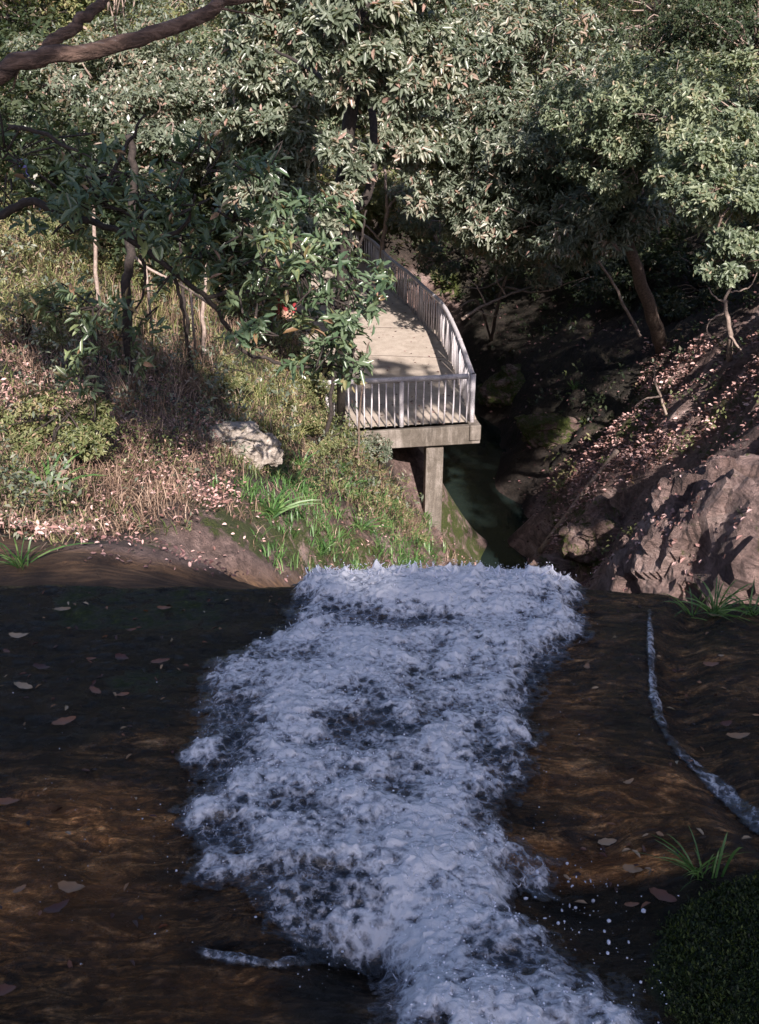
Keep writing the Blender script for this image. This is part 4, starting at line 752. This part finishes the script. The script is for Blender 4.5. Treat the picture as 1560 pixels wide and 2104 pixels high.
# ------------------------------------------------------------------ walkway
wk = empty('walkway', (0.3, 22.0, Zd), 'curved concrete viewing walkway on a square pillar above the gorge', 'walkway')
edgeR = [(2.09, 22.02), (2.01, 24.91), (1.95, 26.34), (1.78, 28.72), (1.38, 30.69), (.95, 32.84), (.34, 35.28), (-.24, 38.42), (-.9, 40.4), (-2.3, 42.4), (-4.6, 44.0), (-7.5, 45.4)]
edgeL = [(-10.0, 43.0), (-6.5, 41.4), (-4.3, 39.5), (-3.4, 37), (-3.6, 33), (-3.7, 29.5), (-2.9, 26.5), (-1.9, 24), (-1.7, 21.2)]
eR = curve([(x, y, Zd) for x, y in edgeR], 5)
poly = [(x + .14, y) for x, y, _ in eR] + edgeL; poly[0] = (2.24, 21.93)
def extr(poly, z0, z1, name, mat, parent):
    k = len(poly); V = [(x, y, z1) for x, y in poly] + [(x, y, z0) for x, y in poly]
    F = [tuple(range(k)), tuple(range(2*k-1, k-1, -1))] + [(i, k+i, k+(i+1) % k, (i+1) % k) for i in range(k)]
    return npmesh(name, V, F, mat, parent)
extr(poly, Zd - .28, Zd, 'deck', M['deck'], wk)
def boxm(c, s, rz=0, taper_=1.0):
    V = []
    for dz in (-1, 1):
        for dx, dy in ((-1, -1), (1, -1), (1, 1), (-1, 1)):
            k = taper_ if dz > 0 else 1; x, y = dx*s[0]/2*k, dy*s[1]/2*k; V.append((c[0]+x*math.cos(rz)-y*math.sin(rz), c[1]+x*math.sin(rz)+y*math.cos(rz), c[2]+dz*s[2]/2))
    return V, [(3, 2, 1, 0), (4, 5, 6, 7), (0, 1, 5, 4), (1, 2, 6, 5), (2, 3, 7, 6), (3, 0, 4, 7)]
def beveled(name, g, mat, parent, w=.015):
    o = g.build(name, mat, parent, False); b = o.modifiers.new('b', 'BEVEL'); b.width = w; b.segments = 2; return o
fa = math.atan2(22.0 - 21.4, 2.1 + 1.7)
g = Geo(); g.add(*boxm((.32, 21.64, Zd - .22), (3.95, .30, .44), fa)); g.add(*boxm((2.14, 21.93, Zd - .16), (.26, .42, .36), fa)); beveled('edge_beam', g, M['concrete'], wk, .02)
g = Geo(); V, F = boxm((1.25, 21.98, Zd - 1.85), (.40, .40, 2.62), fa * .5); g.add(V, F); beveled('pillar', g, M['concrete'], wk, .012)
g = Geo(); V, F = boxm((.98, 26.5, Zd - 1.5), (.5, .5, 2.5), .2); g.add(V, F); beveled('pillar', g, M['deck'], wk, .012)
g = Geo(); V, F = boxm((.2, 33.5, Zd - 1.5), (.5, .5, 2.5), .2); g.add(V, F); beveled('pillar', g, M['concrete'], wk, .012)
for sj in (6.2, 9.6):
    cj = along(eR, sj) if False else eR[int(sj * 2)]; g = Geo(); g.add(*boxm((cj[0] - 1.75, cj[1] + .1, Zd + .001), (3.3, .022, .006), -.12)); g.build('expansion_joint', M['bark_dark'], wk, False)
_x = rng.uniform(-2.2, 1.9, 260); _y = 21.8 + 15 * rng.random(260) ** 1.3; _kk = _x < np.interp(_y, [22, 26, 29, 33, 38], [2.0, 1.8, 1.6, .8, -.4]); _P = np.c_[_x, _y, np.full(260, Zd + .012)][_kk]
_m = len(_P); _D = rng.normal(size=(_m, 3)); _D[:, 2] *= .15; tag(leaves('leaf_litter', _P, _D, np.tile([0, 0, 1.0], (_m, 1)) + rng.normal(size=(_m, 3)) * .3, rng.uniform(.05, .11, _m), .04, rng.random(_m), M['litter_dark'], None, fold=.3, droop=.1), 'a few dead leaves scattered over the walkway deck', 'leaf litter', kind='stuff')
# railings
def arclen(P): d = np.r_[0, np.cumsum(np.linalg.norm(np.diff(P, axis=0), axis=1))]; return d
def along(P, s):
    d = arclen(P); return np.array([np.interp(s, d, P[:, i]) for i in range(3)])
H = 1.1
bal_total = [0]
def railing(path, s0, s1, step, npost, name, balrad=.021):
    c0 = along(path, s0); c_ = np.array([along(path, s) for s in np.linspace(s0, s1, 40)]) + np.array([0, 0, H])
    c_[:, :2] += 0; r_o = Geo().tube(c_, .06, 10, .03).build('railing', M['rail'], wk)
    rest = Geo()
    n_ = int((s1 - s0) / step)
    for i in range(n_ + 1):
        p = along(path, s0 + i * step); a = p + rng.normal(size=3) * .008; b = p + np.array([0, 0, H]) + rng.normal(size=3) * .012; m_ = (a + b) / 2 + rng.normal(size=3) * .008
        if bal_total[0] < 99:
            g = Geo().tube([a, m_, b], balrad * rng.uniform(.9, 1.15), 6); g.build('baluster', M['rail'], r_o); bal_total[0] += 1
        else: rest.tube([a, m_, b], balrad, 5)
    if rest.v:
        q = rest.build('baluster', M['rail'], r_o); q['kind'] = 'stuff'
    for s in npost:
        p = along(path, s); g = Geo().tube([p + np.array([0, 0, -.02]), p + np.array([0, 0, .6]), p + np.array([0, 0, H + .05])], [.062, .055, .058], 10); g.build('post', M['rail'], r_o)
    return r_o
_np = npmesh
def npmesh(name, V, F, mat, parent=None, smooth=False, attrs=None, fattrs=None):
    """as before, but follows a parent chain to its world position"""
    if parent is not None and parent.parent is not None:
        V = np.asarray(V, float) - np.array(parent.parent.location)
        return _np(name, V, F, mat, parent, smooth, attrs, fattrs)
    return _np(name, V, F, mat, parent, smooth, attrs, fattrs)
front = np.array([[2.12, 22.0, Zd], [.4, 21.72, Zd], [-1.6, 21.42, Zd]])
railing(front, .14, 3.4, .168, [.02, 1.65, 3.3], 'front', .018)
sideP = eR.copy(); Ls_ = arclen(sideP)[-1]
railing(sideP, .10, Ls_ - .2, .27, [0.0, 2.9, 4.9, 7.0, 9.2, 11.4, 13.6, 16.4, 18.6, 21, 23.5, 26], 'side', .026)
# path handrail climbing the left bank
hr = empty('handrail', px3(290, 600, 15), 'faded pinkish metal handrail of a side path on the left bank', 'handrail')
pp = [px3(265, 515, 15), px3(300, 548, 15), px3(345, 572, 15), px3(392, 598, 15.2), px3(440, 632, 15.6)]
Geo().tube(curve(pp, 5), .02, 8).build('rail', M['bark_pale'], hr)
for q in pp[1:4:2]: Geo().tube([q, q - np.array([0, 0, .9])], .018, 7).build('post', M['bark_pale'], hr)

# ------------------------------------------------------------------ person on the walkway, seen through the leaves
def skinned(name, chain, mat, parent, sub=2):
    """chain: list of (point, radius, parent index)"""
    me = bpy.data.meshes.new(name); base = np.array(parent.location) if parent is not None else np.zeros(3)
    me.from_pydata([tuple(np.array(p) - base) for p, r_, i_ in chain], [(i_, k_) for k_, (p, r_, i_) in enumerate(chain) if i_ >= 0], [])
    o = bpy.data.objects.new(name, me); COL.objects.link(o); me.materials.append(mat)
    if parent is not None: o.parent = parent
    md = o.modifiers.new('skin', 'SKIN'); me.skin_vertices
    for k_, (p, r_, i_) in enumerate(chain):
        me.skin_vertices[0].data[k_].radius = (r_, r_) if np.isscalar(r_) else r_
    me.skin_vertices[0].data[0].use_root = True
    md.use_smooth_shade = True
    s = o.modifiers.new('sub', 'SUBSURF'); s.levels = sub; s.render_levels = sub; return o
def flat(name, c, r_=.8):
    m, n, l, p, out = newmat(name); t = nz(n, l, 25, 4, vec=pos(n)); v = math_(n, l, 'MULTIPLY_ADD', t.outputs[0], .6, .7)
    l.new(mixc(n, l, 1, c, v, 'MULTIPLY'), p.inputs['Base Color']); p.inputs['Roughness'].default_value = r_; return m
skin = flat('skin', (.42, .26, .19), .5); red = flat('red_cloth', (.28, .03, .035)); black = flat('black_cloth', (.012, .012, .014)); hairm = flat('hair', (.015, .012, .01), .5)
f0 = atZ(592, 712, Zd); X0, Y0 = f0[0], f0[1]
def bp(x, y, z): return np.array([X0 + x, Y0 + y, Zd + z])
pe = empty('person', bp(0, 0, 0), 'person in a red top and black trousers standing on the walkway behind the leaves', 'person')
body = skinned('body', [(bp(0, 0, .92), .13, -1), (bp(0, 0, 1.15), .13, 0), (bp(0, .0, 1.36), .14, 1), (bp(0, 0, 1.47), .055, 2), (bp(0, -.02, 1.56), .085, 3), (bp(0, -.02, 1.66), .085, 4),
    (bp(-.18, 0, 1.37), .055, 2), (bp(-.24, .0, 1.12), .042, 6), (bp(-.22, -.12, .92), .030, 7), (bp(-.22, -.15, .85), .032, 8),
    (bp(.18, 0, 1.37), .055, 2), (bp(.24, .0, 1.12), .042, 10), (bp(.20, -.14, .95), .030, 11), (bp(.19, -.17, .88), .032, 12),
    (bp(-.09, 0, .85), .09, 0), (bp(-.11, -.02, .48), .06, 14), (bp(-.12, .01, .09), .042, 15), (bp(-.13, -.12, .04), .035, 16),
    (bp(.09, 0, .85), .09, 0), (bp(.12, .03, .48), .06, 18), (bp(.13, .04, .09), .042, 19), (bp(.14, -.09, .04), .035, 20)], skin, pe)
skinned('red_top', [(bp(0, 0, .98), .145, -1), (bp(0, 0, 1.16), .145, 0), (bp(0, 0, 1.37), .18, 1), (bp(0, 0, 1.46), .085, 2), (bp(-.18, 0, 1.38), .068, 2), (bp(-.245, 0, 1.12), .055, 4), (bp(-.225, -.11, .94), .045, 5), (bp(.18, 0, 1.38), .068, 2), (bp(.245, 0, 1.12), .055, 7), (bp(.205, -.13, .97), .045, 8)], red, pe)
skinned('trousers', [(bp(0, 0, .93), .15, -1), (bp(-.09, 0, .83), .115, 0), (bp(-.115, -.02, .48), .08, 1), (bp(-.125, .01, .08), .065, 2), (bp(.09, 0, .83), .115, 0), (bp(.125, .03, .48), .08, 4), (bp(.135, .04, .08), .065, 5)], black, pe)
skinned('hair', [(bp(0, .02, 1.62), .09, -1), (bp(0, .015, 1.72), .075, 0), (bp(0, .06, 1.52), .06, 0)], hairm, pe)
# bluish scrap in the shrub, top left
q = px3(44, 345, 9.6); ss = empty('plastic_scrap', q, 'crumpled violet-blue scrap caught in the shaded twigs at the left edge', 'litter')
Vv = []; Ff = []
for i_ in range(6):
    for j_ in range(5):
        Vv.append(q + np.array([(j_ - 2) * .028 + .02 * math.sin(i_ * 2 + j_), .03 * math.sin(i_ * 1.7 + j_ * 2.3), (2.5 - i_) * .03 + .008 * math.cos(j_ * 3)]))
for i_ in range(5):
    for j_ in range(4): Ff.append((i_*5+j_, i_*5+j_+1, i_*5+j_+6, i_*5+j_+5))
o = npmesh('sheet', Vv, Ff, flat('violet_plastic', (.16, .16, .42), .4), ss, True); sm_ = o.modifiers.new('s', 'SOLIDIFY'); sm_.thickness = .003

# ------------------------------------------------------------------ rocks, logs, tufts, fallen leaves
def rock(name, c, s, mat, label, seed=0, moss_=0.0, parent=None, sub=6, cat='rock', group=None, amp_=.28, rot=0.0):
    import bmesh
    bm = bmesh.new(); bmesh.ops.create_icosphere(bm, subdivisions=sub, radius=1)
    V = np.array([v.co[:] for v in bm.verts]); F = [tuple(v.index for v in f_.verts) for f_ in bm.faces]; bm.free()
    _r = np.random.default_rng(seed + 100); nn_ = unit(_r.normal(size=(22, 3))); hh_ = _r.uniform(.60, .95, 22); dt = V @ nn_.T; rad = np.minimum(1.0, np.min(np.where(dt > .05, hh_ / np.maximum(dt, .05), 9), 1)); V0 = V.copy()
    d_ = rad * 1.15 + amp_ * .5 * fbm(V[:, 0] * 1.3 + seed, V[:, 1] * 1.3, V[:, 2] * 1.3, o=4) + amp_ * .8 * np.round(2.5 * noise(V[:, 0] * 1.7 + seed, V[:, 1] * 1.7, V[:, 2] * 1.7)) / 2.5 + .10 * ridged(V[:, 0] * 2.2 + seed, V[:, 1] * 2.2, V[:, 2] * 3.4 + .5 * V[:, 0], o=5)
    V = V * d_[:, None] * np.array(s); cr, sr_ = math.cos(rot), math.sin(rot); V = np.c_[V[:, 0] * cr - V[:, 1] * sr_, V[:, 0] * sr_ + V[:, 1] * cr, V[:, 2]] + np.array(c)
    o = _np(name, V, F, mat, None, False, {'moss': np.full(len(V), moss_), 'soil_shade': np.zeros(len(V)), 'ochre': np.zeros(len(V))})
    co = np.array(c); me = o.data; vv_ = V - co; me.vertices.foreach_set('co', vv_.astype(np.float32).ravel()); o.location = tuple(co)
    return tag(o, label, cat, group)
m, n, l, p, out = newmat('pale_rock'); P = pos(n)
w = nz(n, l, 5, 8, .75, .6, P); r = ramp(n, [(.3, (.10, .08, .065)), (.48, (.28, .24, .20)), (.65, (.46, .41, .36))]); l.new(w.outputs[0], r.inputs[0]); l.new(r.outputs[0], p.inputs['Base Color']); p.inputs['Roughness'].default_value = .85; l.new(bump(n, l, w.outputs[0], .9, .06), p.inputs['Normal']); M['pale_rock'] = m
q = onter(515, 955); rock('boulder', q + np.array([.12, .1, .16]), (.33, .28, .27), M['pale_rock'], 'pale sunlit boulder with a dark hollow beneath it on the left bank', 3, amp_=.35)
q = onter(470, 925); rock('boulder', q + np.array([0, .3, .12]), (.3, .35, .16), M['pale_rock'], 'flat stone with pink leaves just left of the pale boulder', 5)
for (px, py, lo, s, lab, sd_, ms) in [(1530, 1110, 9, (1.35, 1.2, 1.75), 'large pinkish brown outcrop at the right edge above the lip', 11, .1), (1420, 1010, 11, (.55, .5, .35), 'pale grey block under the leaf band of the right bank', 12, .0),
        (1245, 1110, 13, (.75, .7, .7), 'brown broken rock beside the leaning pole', 13, .25), (1320, 1180, 10, (.55, .5, .65), 'dark split rock between the fall and the right outcrop', 14, .1),
        (1160, 1190, 14, (.6, .6, .35), 'low brown rock at the pool edge right of the fall', 15, .3),         (1150, 890, 20, (1.0, .8, .5), 'mossy shaded rock in the hollow left of the pole', 18, .5), (1060, 800, 24, (1.3, 1, .7), 'mossy shaded rock beside the walkway corner', 19, .5)]:
    q = onter(px, py, lo); rock('rock', q + (np.array([0, s[1] * .35, -s[2] * .25]) if sd_ in (12, 18, 19, 20) else np.array([3.75, 9.7, -5.55]) - q if sd_ == 11 else np.array([0, s[1] * .1, s[2] * .05])), s, M['gorge'], lab, sd_, ms, rot=sd_, amp_=.42 if sd_ != 11 else .26)
    if sd_ == 11:
        _o = bpy.data.objects[-1] if False else [o_ for o_ in COL.objects if o_.get('label') == lab][0]; _c = np.array(_o.location); _vv = [(np.array(v_.co[:]) + _c, np.array(v_.normal[:])) for v_ in _o.data.vertices if v_.normal.z > .35 and v_.normal.y < .3]
        _s = rng.choice(len(_vv), 900); _P = np.array([_vv[k_][0] for k_ in _s]) + rng.normal(size=(900, 3)) * .02; _N = np.array([_vv[k_][1] for k_ in _s]); _P += _N * .02
        _kk = fbm(_P[:, 0] * 1.5, _P[:, 1] * 1.5, _P[:, 2] * 1.5, o=2) > -.02; _P = _P[_kk]; _N = _N[_kk]; _m = len(_P); _D = np.cross(_N, rng.normal(size=(_m, 3)))
        tag(leaves('leaf_litter', _P, _D, _N, rng.uniform(.04, .08, _m), .035, rng.random(_m), M['litter'], None, fold=.3), 'pinkish dead leaves stuck on the large outcrop at the right edge', 'leaf litter', kind='stuff')
# leaning pole and dead branches
def stick(name, pts, r0, r1, mat, label, cat='branch', jit=.02, twigs=()):
    t = empty(name, pts[0], label, cat); limb('stem', t, pts, r0, r1, mat, jit, 7)
    for tp, a_, b_ in twigs: limb('side_twig', t, tp, a_, b_, mat, jit, 5)
    return t
a0 = onter(1110, 1140, 14); a1 = onter(1265, 955, 14)
stick('fallen_pole', [a0 + (0, 0, .1), (a0 + a1) / 2 + (0, 0, .25), a1 + (0, 0, .35)], .085, .055, BP, 'long grey pole leaning from the pool up to the leafy ledge', 'log')
p0 = onter(1500, 740, 12)
stick('dead_branch', [p0, px3(1500, 680, p0[1] - .5), px3(1490, 620, p0[1] - .5), px3(1510, 580, p0[1] - .5)], .07, .02, BP, 'bleached dead branch with crooked twigs hanging on the right', 'branch', .04,
      [([px3(1492, 640, p0[1]-.5), px3(1460, 660, p0[1]-.5), px3(1450, 690, p0[1]-.5)], .025, .01), ([px3(1495, 620, p0[1]-.5), px3(1470, 610, p0[1]-.5), px3(1455, 590, p0[1]-.5)], .025, .01), ([px3(1500, 690, p0[1]-.5), px3(1530, 730, p0[1]-.5), px3(1550, 760, p0[1]-.5)], .03, .012), ([px3(1500, 600, p0[1]-.5), px3(1540, 590, p0[1]-.5), px3(1556, 560, p0[1]-.5)], .02, .01)])
p0 = onter(1350, 860, 12); yq = p0[1] - .6
stick('dead_branch', [px3(1375, 870, yq), px3(1360, 820, yq), px3(1345, 780, yq), px3(1348, 745, yq)], .035, .012, BP, 'small forked twig above the pink leaves of the right bank', 'branch', .03, [([px3(1355, 815, yq), px3(1325, 820, yq), px3(1305, 835, yq)], .025, .01)])
stick('dead_branch', [px3(1315, 690, 28), px3(1290, 640, 28), px3(1260, 580, 28), px3(1205, 500, 28)], .05, .03, BP, 'thin slanting stem in the dark hollow under the canopy', 'branch', .05)
stick('dead_branch', [px3(950, 655, 29), px3(1000, 625, 29.5), px3(1060, 600, 30), px3(1110, 585, 31)], .05, .02, BP, 'pinkish bare branch touching the curved rail from the right', 'branch', .05,
      [([px3(1000, 625, 29.5), px3(980, 590, 29.5), px3(960, 570, 29.5)], .03, .01), ([px3(1040, 607, 30), px3(1020, 570, 30), px3(1025, 540, 30)], .03, .01), ([px3(980, 635, 29.3), px3(1010, 650, 29), px3(1040, 640, 29)], .02, .01)])
# thin stems on the left bank
for q, lab, mt, r_ in [([(262, 710, 14), (262, 600, 14), (268, 500, 14), (275, 380, 14), (268, 280, 14)], 'dark upright trunk standing on the left bank behind the big leaves', BD, .075), ([(190, 560, 16), (193, 460, 16), (192, 360, 16)], 'short pale dead stem left of the dark trunk', BP, .035),
                     ([(418, 790, 18), (418, 700, 18), (420, 600, 18), (430, 500, 18)], 'pinkish dead stem between the handrail and the walkway', BP, .045), ([(388, 710, 17), (382, 640, 17), (372, 570, 17), (372, 480, 17)], 'thin dark crooked stem right of the handrail', BD, .035),
                     ([(668, 905, 17), (680, 820, 17), (690, 740, 17), (702, 640, 17)], 'slender dark sapling stem at the left end of the front railing', BD, .04), ([(735, 860, 19), (745, 780, 19), (760, 700, 19)], 'thin grey stem rising over the left of the deck', BK, .022),
                     ([(900, 500, 40), (850, 360, 40), (830, 240, 40)], 'slim pale trunk in the dark gap right of the leaning trunk', BP, .09), ([(1190, 300, 23), (1200, 260, 23), (1215, 200, 23)], 'short dark twig amid the grey-green canopy', BK, .04)]:
    pts = [px3(*k_) for k_ in q]; pts[0][2] = min(pts[0][2], float(ter(pts[0][0], pts[0][1])) + .0) if 'trunk in the dark' not in lab and 'twig' not in lab else pts[0][2]
    stick('stem', pts, r_, r_ * .6, mt, lab, 'stem', .06)
def tuft(px, py, on, k, L, label, mat='grass_green', W_=.05, lean=.6, up=1.0, Yv=None):
    q = onslab(px, py) if on == 's' else (onter(px, py, 4.7) if Yv is None else px3(px, py, Yv))
    D = rng.normal(size=(k, 3)) * lean; D[:, 2] = np.abs(D[:, 2]) * .3 + up; Ls = L * rng.uniform(.5, 1.15, k)
    V = []; F = []; rn = []
    for i_ in range(k):
        d_ = unit(D[i_]); s_ = unit(np.cross(d_, rng.normal(size=3))); h_ = d_ * np.array([1, 1, 0]); b_ = q + rng.normal(size=3) * L * .05; b_[2] = q[2] - .01
        for j_ in range(6):
            u_ = j_ / 5; c_ = b_ + d_ * Ls[i_] * u_ + h_ * Ls[i_] * .5 * u_ * u_ - np.array([0, 0, 1]) * Ls[i_] * .38 * u_ ** 2.5; w_ = Ls[i_] * W_ * (1 - u_) ** .7 * (.5 + u_) + 1e-4
            V += [c_ - s_ * w_ * .5, c_ + s_ * w_ * .5]
        for j_ in range(5): a_ = i_ * 12 + j_ * 2; F.append((a_, a_ + 1, a_ + 3, a_ + 2)); rn.append(rng.random())
    V = np.array(V) - q; o = _np('grass_tuft', V, np.array(F), M[mat], None, True, None, {'rnd': rn}); o.location = tuple(q); return tag(o, label, 'grass tuft', 'grass tufts on the rock')
tuft(1440, 1800, 's', 26, .15, 'bright grass tuft on the mossy rock at the lower right')
tuft(1475, 1800, 's', 4, .22, 'few tall thin blades just right of the lower right grass tuft', lean=.15)
tuft(45, 1165, 't', 24, .30, 'grass tuft on the sunlit rock at the left edge')
tuft(1470, 1264, 's', 40, .22, 'wide dark grass tuft on the lip at the right'); tuft(1545, 1262, 's', 26, .2, 'grass tuft on the lip at the right edge'); tuft(1420, 1264, 's', 14, .2, 'small grass tuft at the left end of the lip grass on the right')
for q in [(620, 960, 'green tuft right of the pale boulder'), (660, 1140, 'green tuft on the mossy rock just above the foam'), (600, 1000, 'green tuft below the pale boulder'), (840, 1165, 'fern-like green tuft where the foam meets the rock'), (100, 1020, 'tall green tuft on the lower left bank'), (740, 1090, 'green tuft on the streaked rock face'), (1180, 800, 'leafy tuft in shade left of the pink ledge'), (700, 1010, 'green tuft above the streaked rock face'), (560, 1060, 'small tuft in the moss patch'), (640, 1195, 'small tuft at the left corner of the lip')]:
    tuft(q[0], q[1], 't', 30, .05 * 7 if q[1] > 1100 else .5, q[2], W_=.07)
# fallen leaves lying on the slab: (px, py, length m, rotation, tone, label)
FL = [(42, 1314, .10, .1, .95, 'long pale dead leaf lying flat near the left edge'), (50, 1417, .10, -.4, .9, 'broad pale dead leaf below the long pale one'), (198, 1427, .075, -.7, .55, 'reddish curled leaf left of the orange one'), (253, 1434, .055, .3, .6, 'small orange brown leaf on dark rock'),
      (190, 1360, .05, .1, .5, 'small brown leaf on the dark rock'), (15, 1345, .05, -.6, .45, 'brown leaf at the left edge under the pale one'), (128, 1258, .09, .1, .85, 'thin pale leaf high on the dark rock'), (340, 1255, .08, 0, .6, 'thin brown leaf near the lip'), (330, 1365, .09, .3, .5, 'long brown leaf right of the middle of the dark rock'),
      (88, 1378, .09, -.3, .2, 'blackish curled leaf above the broad pale leaf'), (252, 1358, .08, -.5, .35, 'dark red leaf by the long brown one'), (132, 1490, .10, .5, .6, 'reddish leaf standing where the dark rock ends'), (20, 1655, .09, .05, .6, 'brown leaf at the left edge of the golden rock'),
      (150, 1835, .09, -.15, .75, 'orange curved leaf on the golden rock'), (118, 1875, .08, .6, .3, 'dark red leaf lying under shallow water'), (42, 1836, .045, .8, .7, 'greyish small leaf at the lower left'), (270, 1300, .05, .3, .5, 'tiny leaf beneath the lip on the left'), (12, 2045, .07, .2, .45, 'brown leaf at the bottom left corner'),
      (1247, 1738, .07, .2, .85, 'round pink leaf on the orange rock band'), (1300, 1795, .07, -.2, .8, 'pink leaf below the orange rock band'), (1297, 1868, .05, .1, .6, 'orange leaf on the dark hollow at the lower right'), (1480, 1355, .03, 0, .9, 'tiny square pale leaf right of the thin rivulet'), (1515, 1520, .10, .1, .75, 'long pale leaf lying at the right of the rivulet'),
      (1490, 1495, .06, .4, .4, 'dark green-brown leaf above the long pale one at right'), (1465, 1270, .06, -.2, .9, 'pale leaf on the lip near the right grass'), (1205, 1377, .05, 1.2, .7, 'small orange leaf on the brown rock right of the fall'), (1460, 1372, .08, .1, .6, 'brown leaf right of the small square one'), (1360, 1850, .09, -.6, .45, 'curled brown leaf beside the mossy rock'), (1415, 1570, .03, 0, .6, 'tiny orange leaf stuck beside the rivulet'), (1290, 1615, .05, .5, .8, 'pale round leaf right of the fall')]
for (px, py, L_, rot, tone, lab) in FL:
    L_ *= .8
    q = onslab(px, py); c_, s_ = math.cos(rot), math.sin(rot); V = []; nn_ = 8; bend = rng.uniform(.05, .22); tw = rng.uniform(-.4, .4); wr = rng.uniform(.34, .55)
    for j_ in range(nn_ + 1):
        u_ = j_ / nn_; w_ = L_ * wr * .5 * (math.sin(math.pi * u_ ** .8) ** .75) * (1 + .15 * math.sin(j_ * 2.1)) + .0006; x_ = (u_ - .5) * L_
        for side in (-1, 0, 1):
            y_ = side * w_; z_ = .012 + bend * L_ * (2 * u_ - 1) ** 2 * .8 + (.22 * w_ if side else 0) + tw * x_ * side * .25
            V.append((x_ * c_ - y_ * s_, x_ * s_ + y_ * c_, z_))
    F = [(j_*3+k_, j_*3+k_+1, (j_+1)*3+k_+1, (j_+1)*3+k_) for j_ in range(nn_) for k_ in (0, 1)]
    o = _np('fallen_leaf', V, F, M['dead_leaf'], None, True, None, {'rnd': [tone * .95] * len(F)}); o.location = tuple(q); tag(o, lab, 'fallen leaf', 'fallen leaves on the slab')

# small leaf scraps and grit caught on the wet rock
_P = []
for cx, cy, sx_, sy_, k_ in [(200, 1320, 190, 70, 60), (150, 1450, 130, 60, 30), (1400, 1400, 110, 110, 45), (1300, 1780, 110, 50, 30), (200, 1750, 150, 140, 30), (480, 1240, 60, 15, 10)]:
    for _ in range(k_):
        u0, v0 = cx + rng.normal() * sx_, cy + rng.normal() * sy_
        if 1215 < v0 < 2200 and not inpoly(u0, v0, FO): _P.append(onslab(u0, v0, .006))
_P = np.array(_P); _m = len(_P); _D = rng.normal(size=(_m, 3)); _D[:, 2] *= .25
tag(leaves('leaf_scraps', _P, _D, np.tile([0, 0, 1.0], (_m, 1)) + rng.normal(size=(_m, 3)) * .35, rng.uniform(.012, .035, _m), rng.uniform(.006, .014, _m), rng.random(_m), M['dead_leaf'], None, fold=.3), 'small scraps of dead leaf caught on the wet rock slab', 'leaf scraps', kind='stuff')
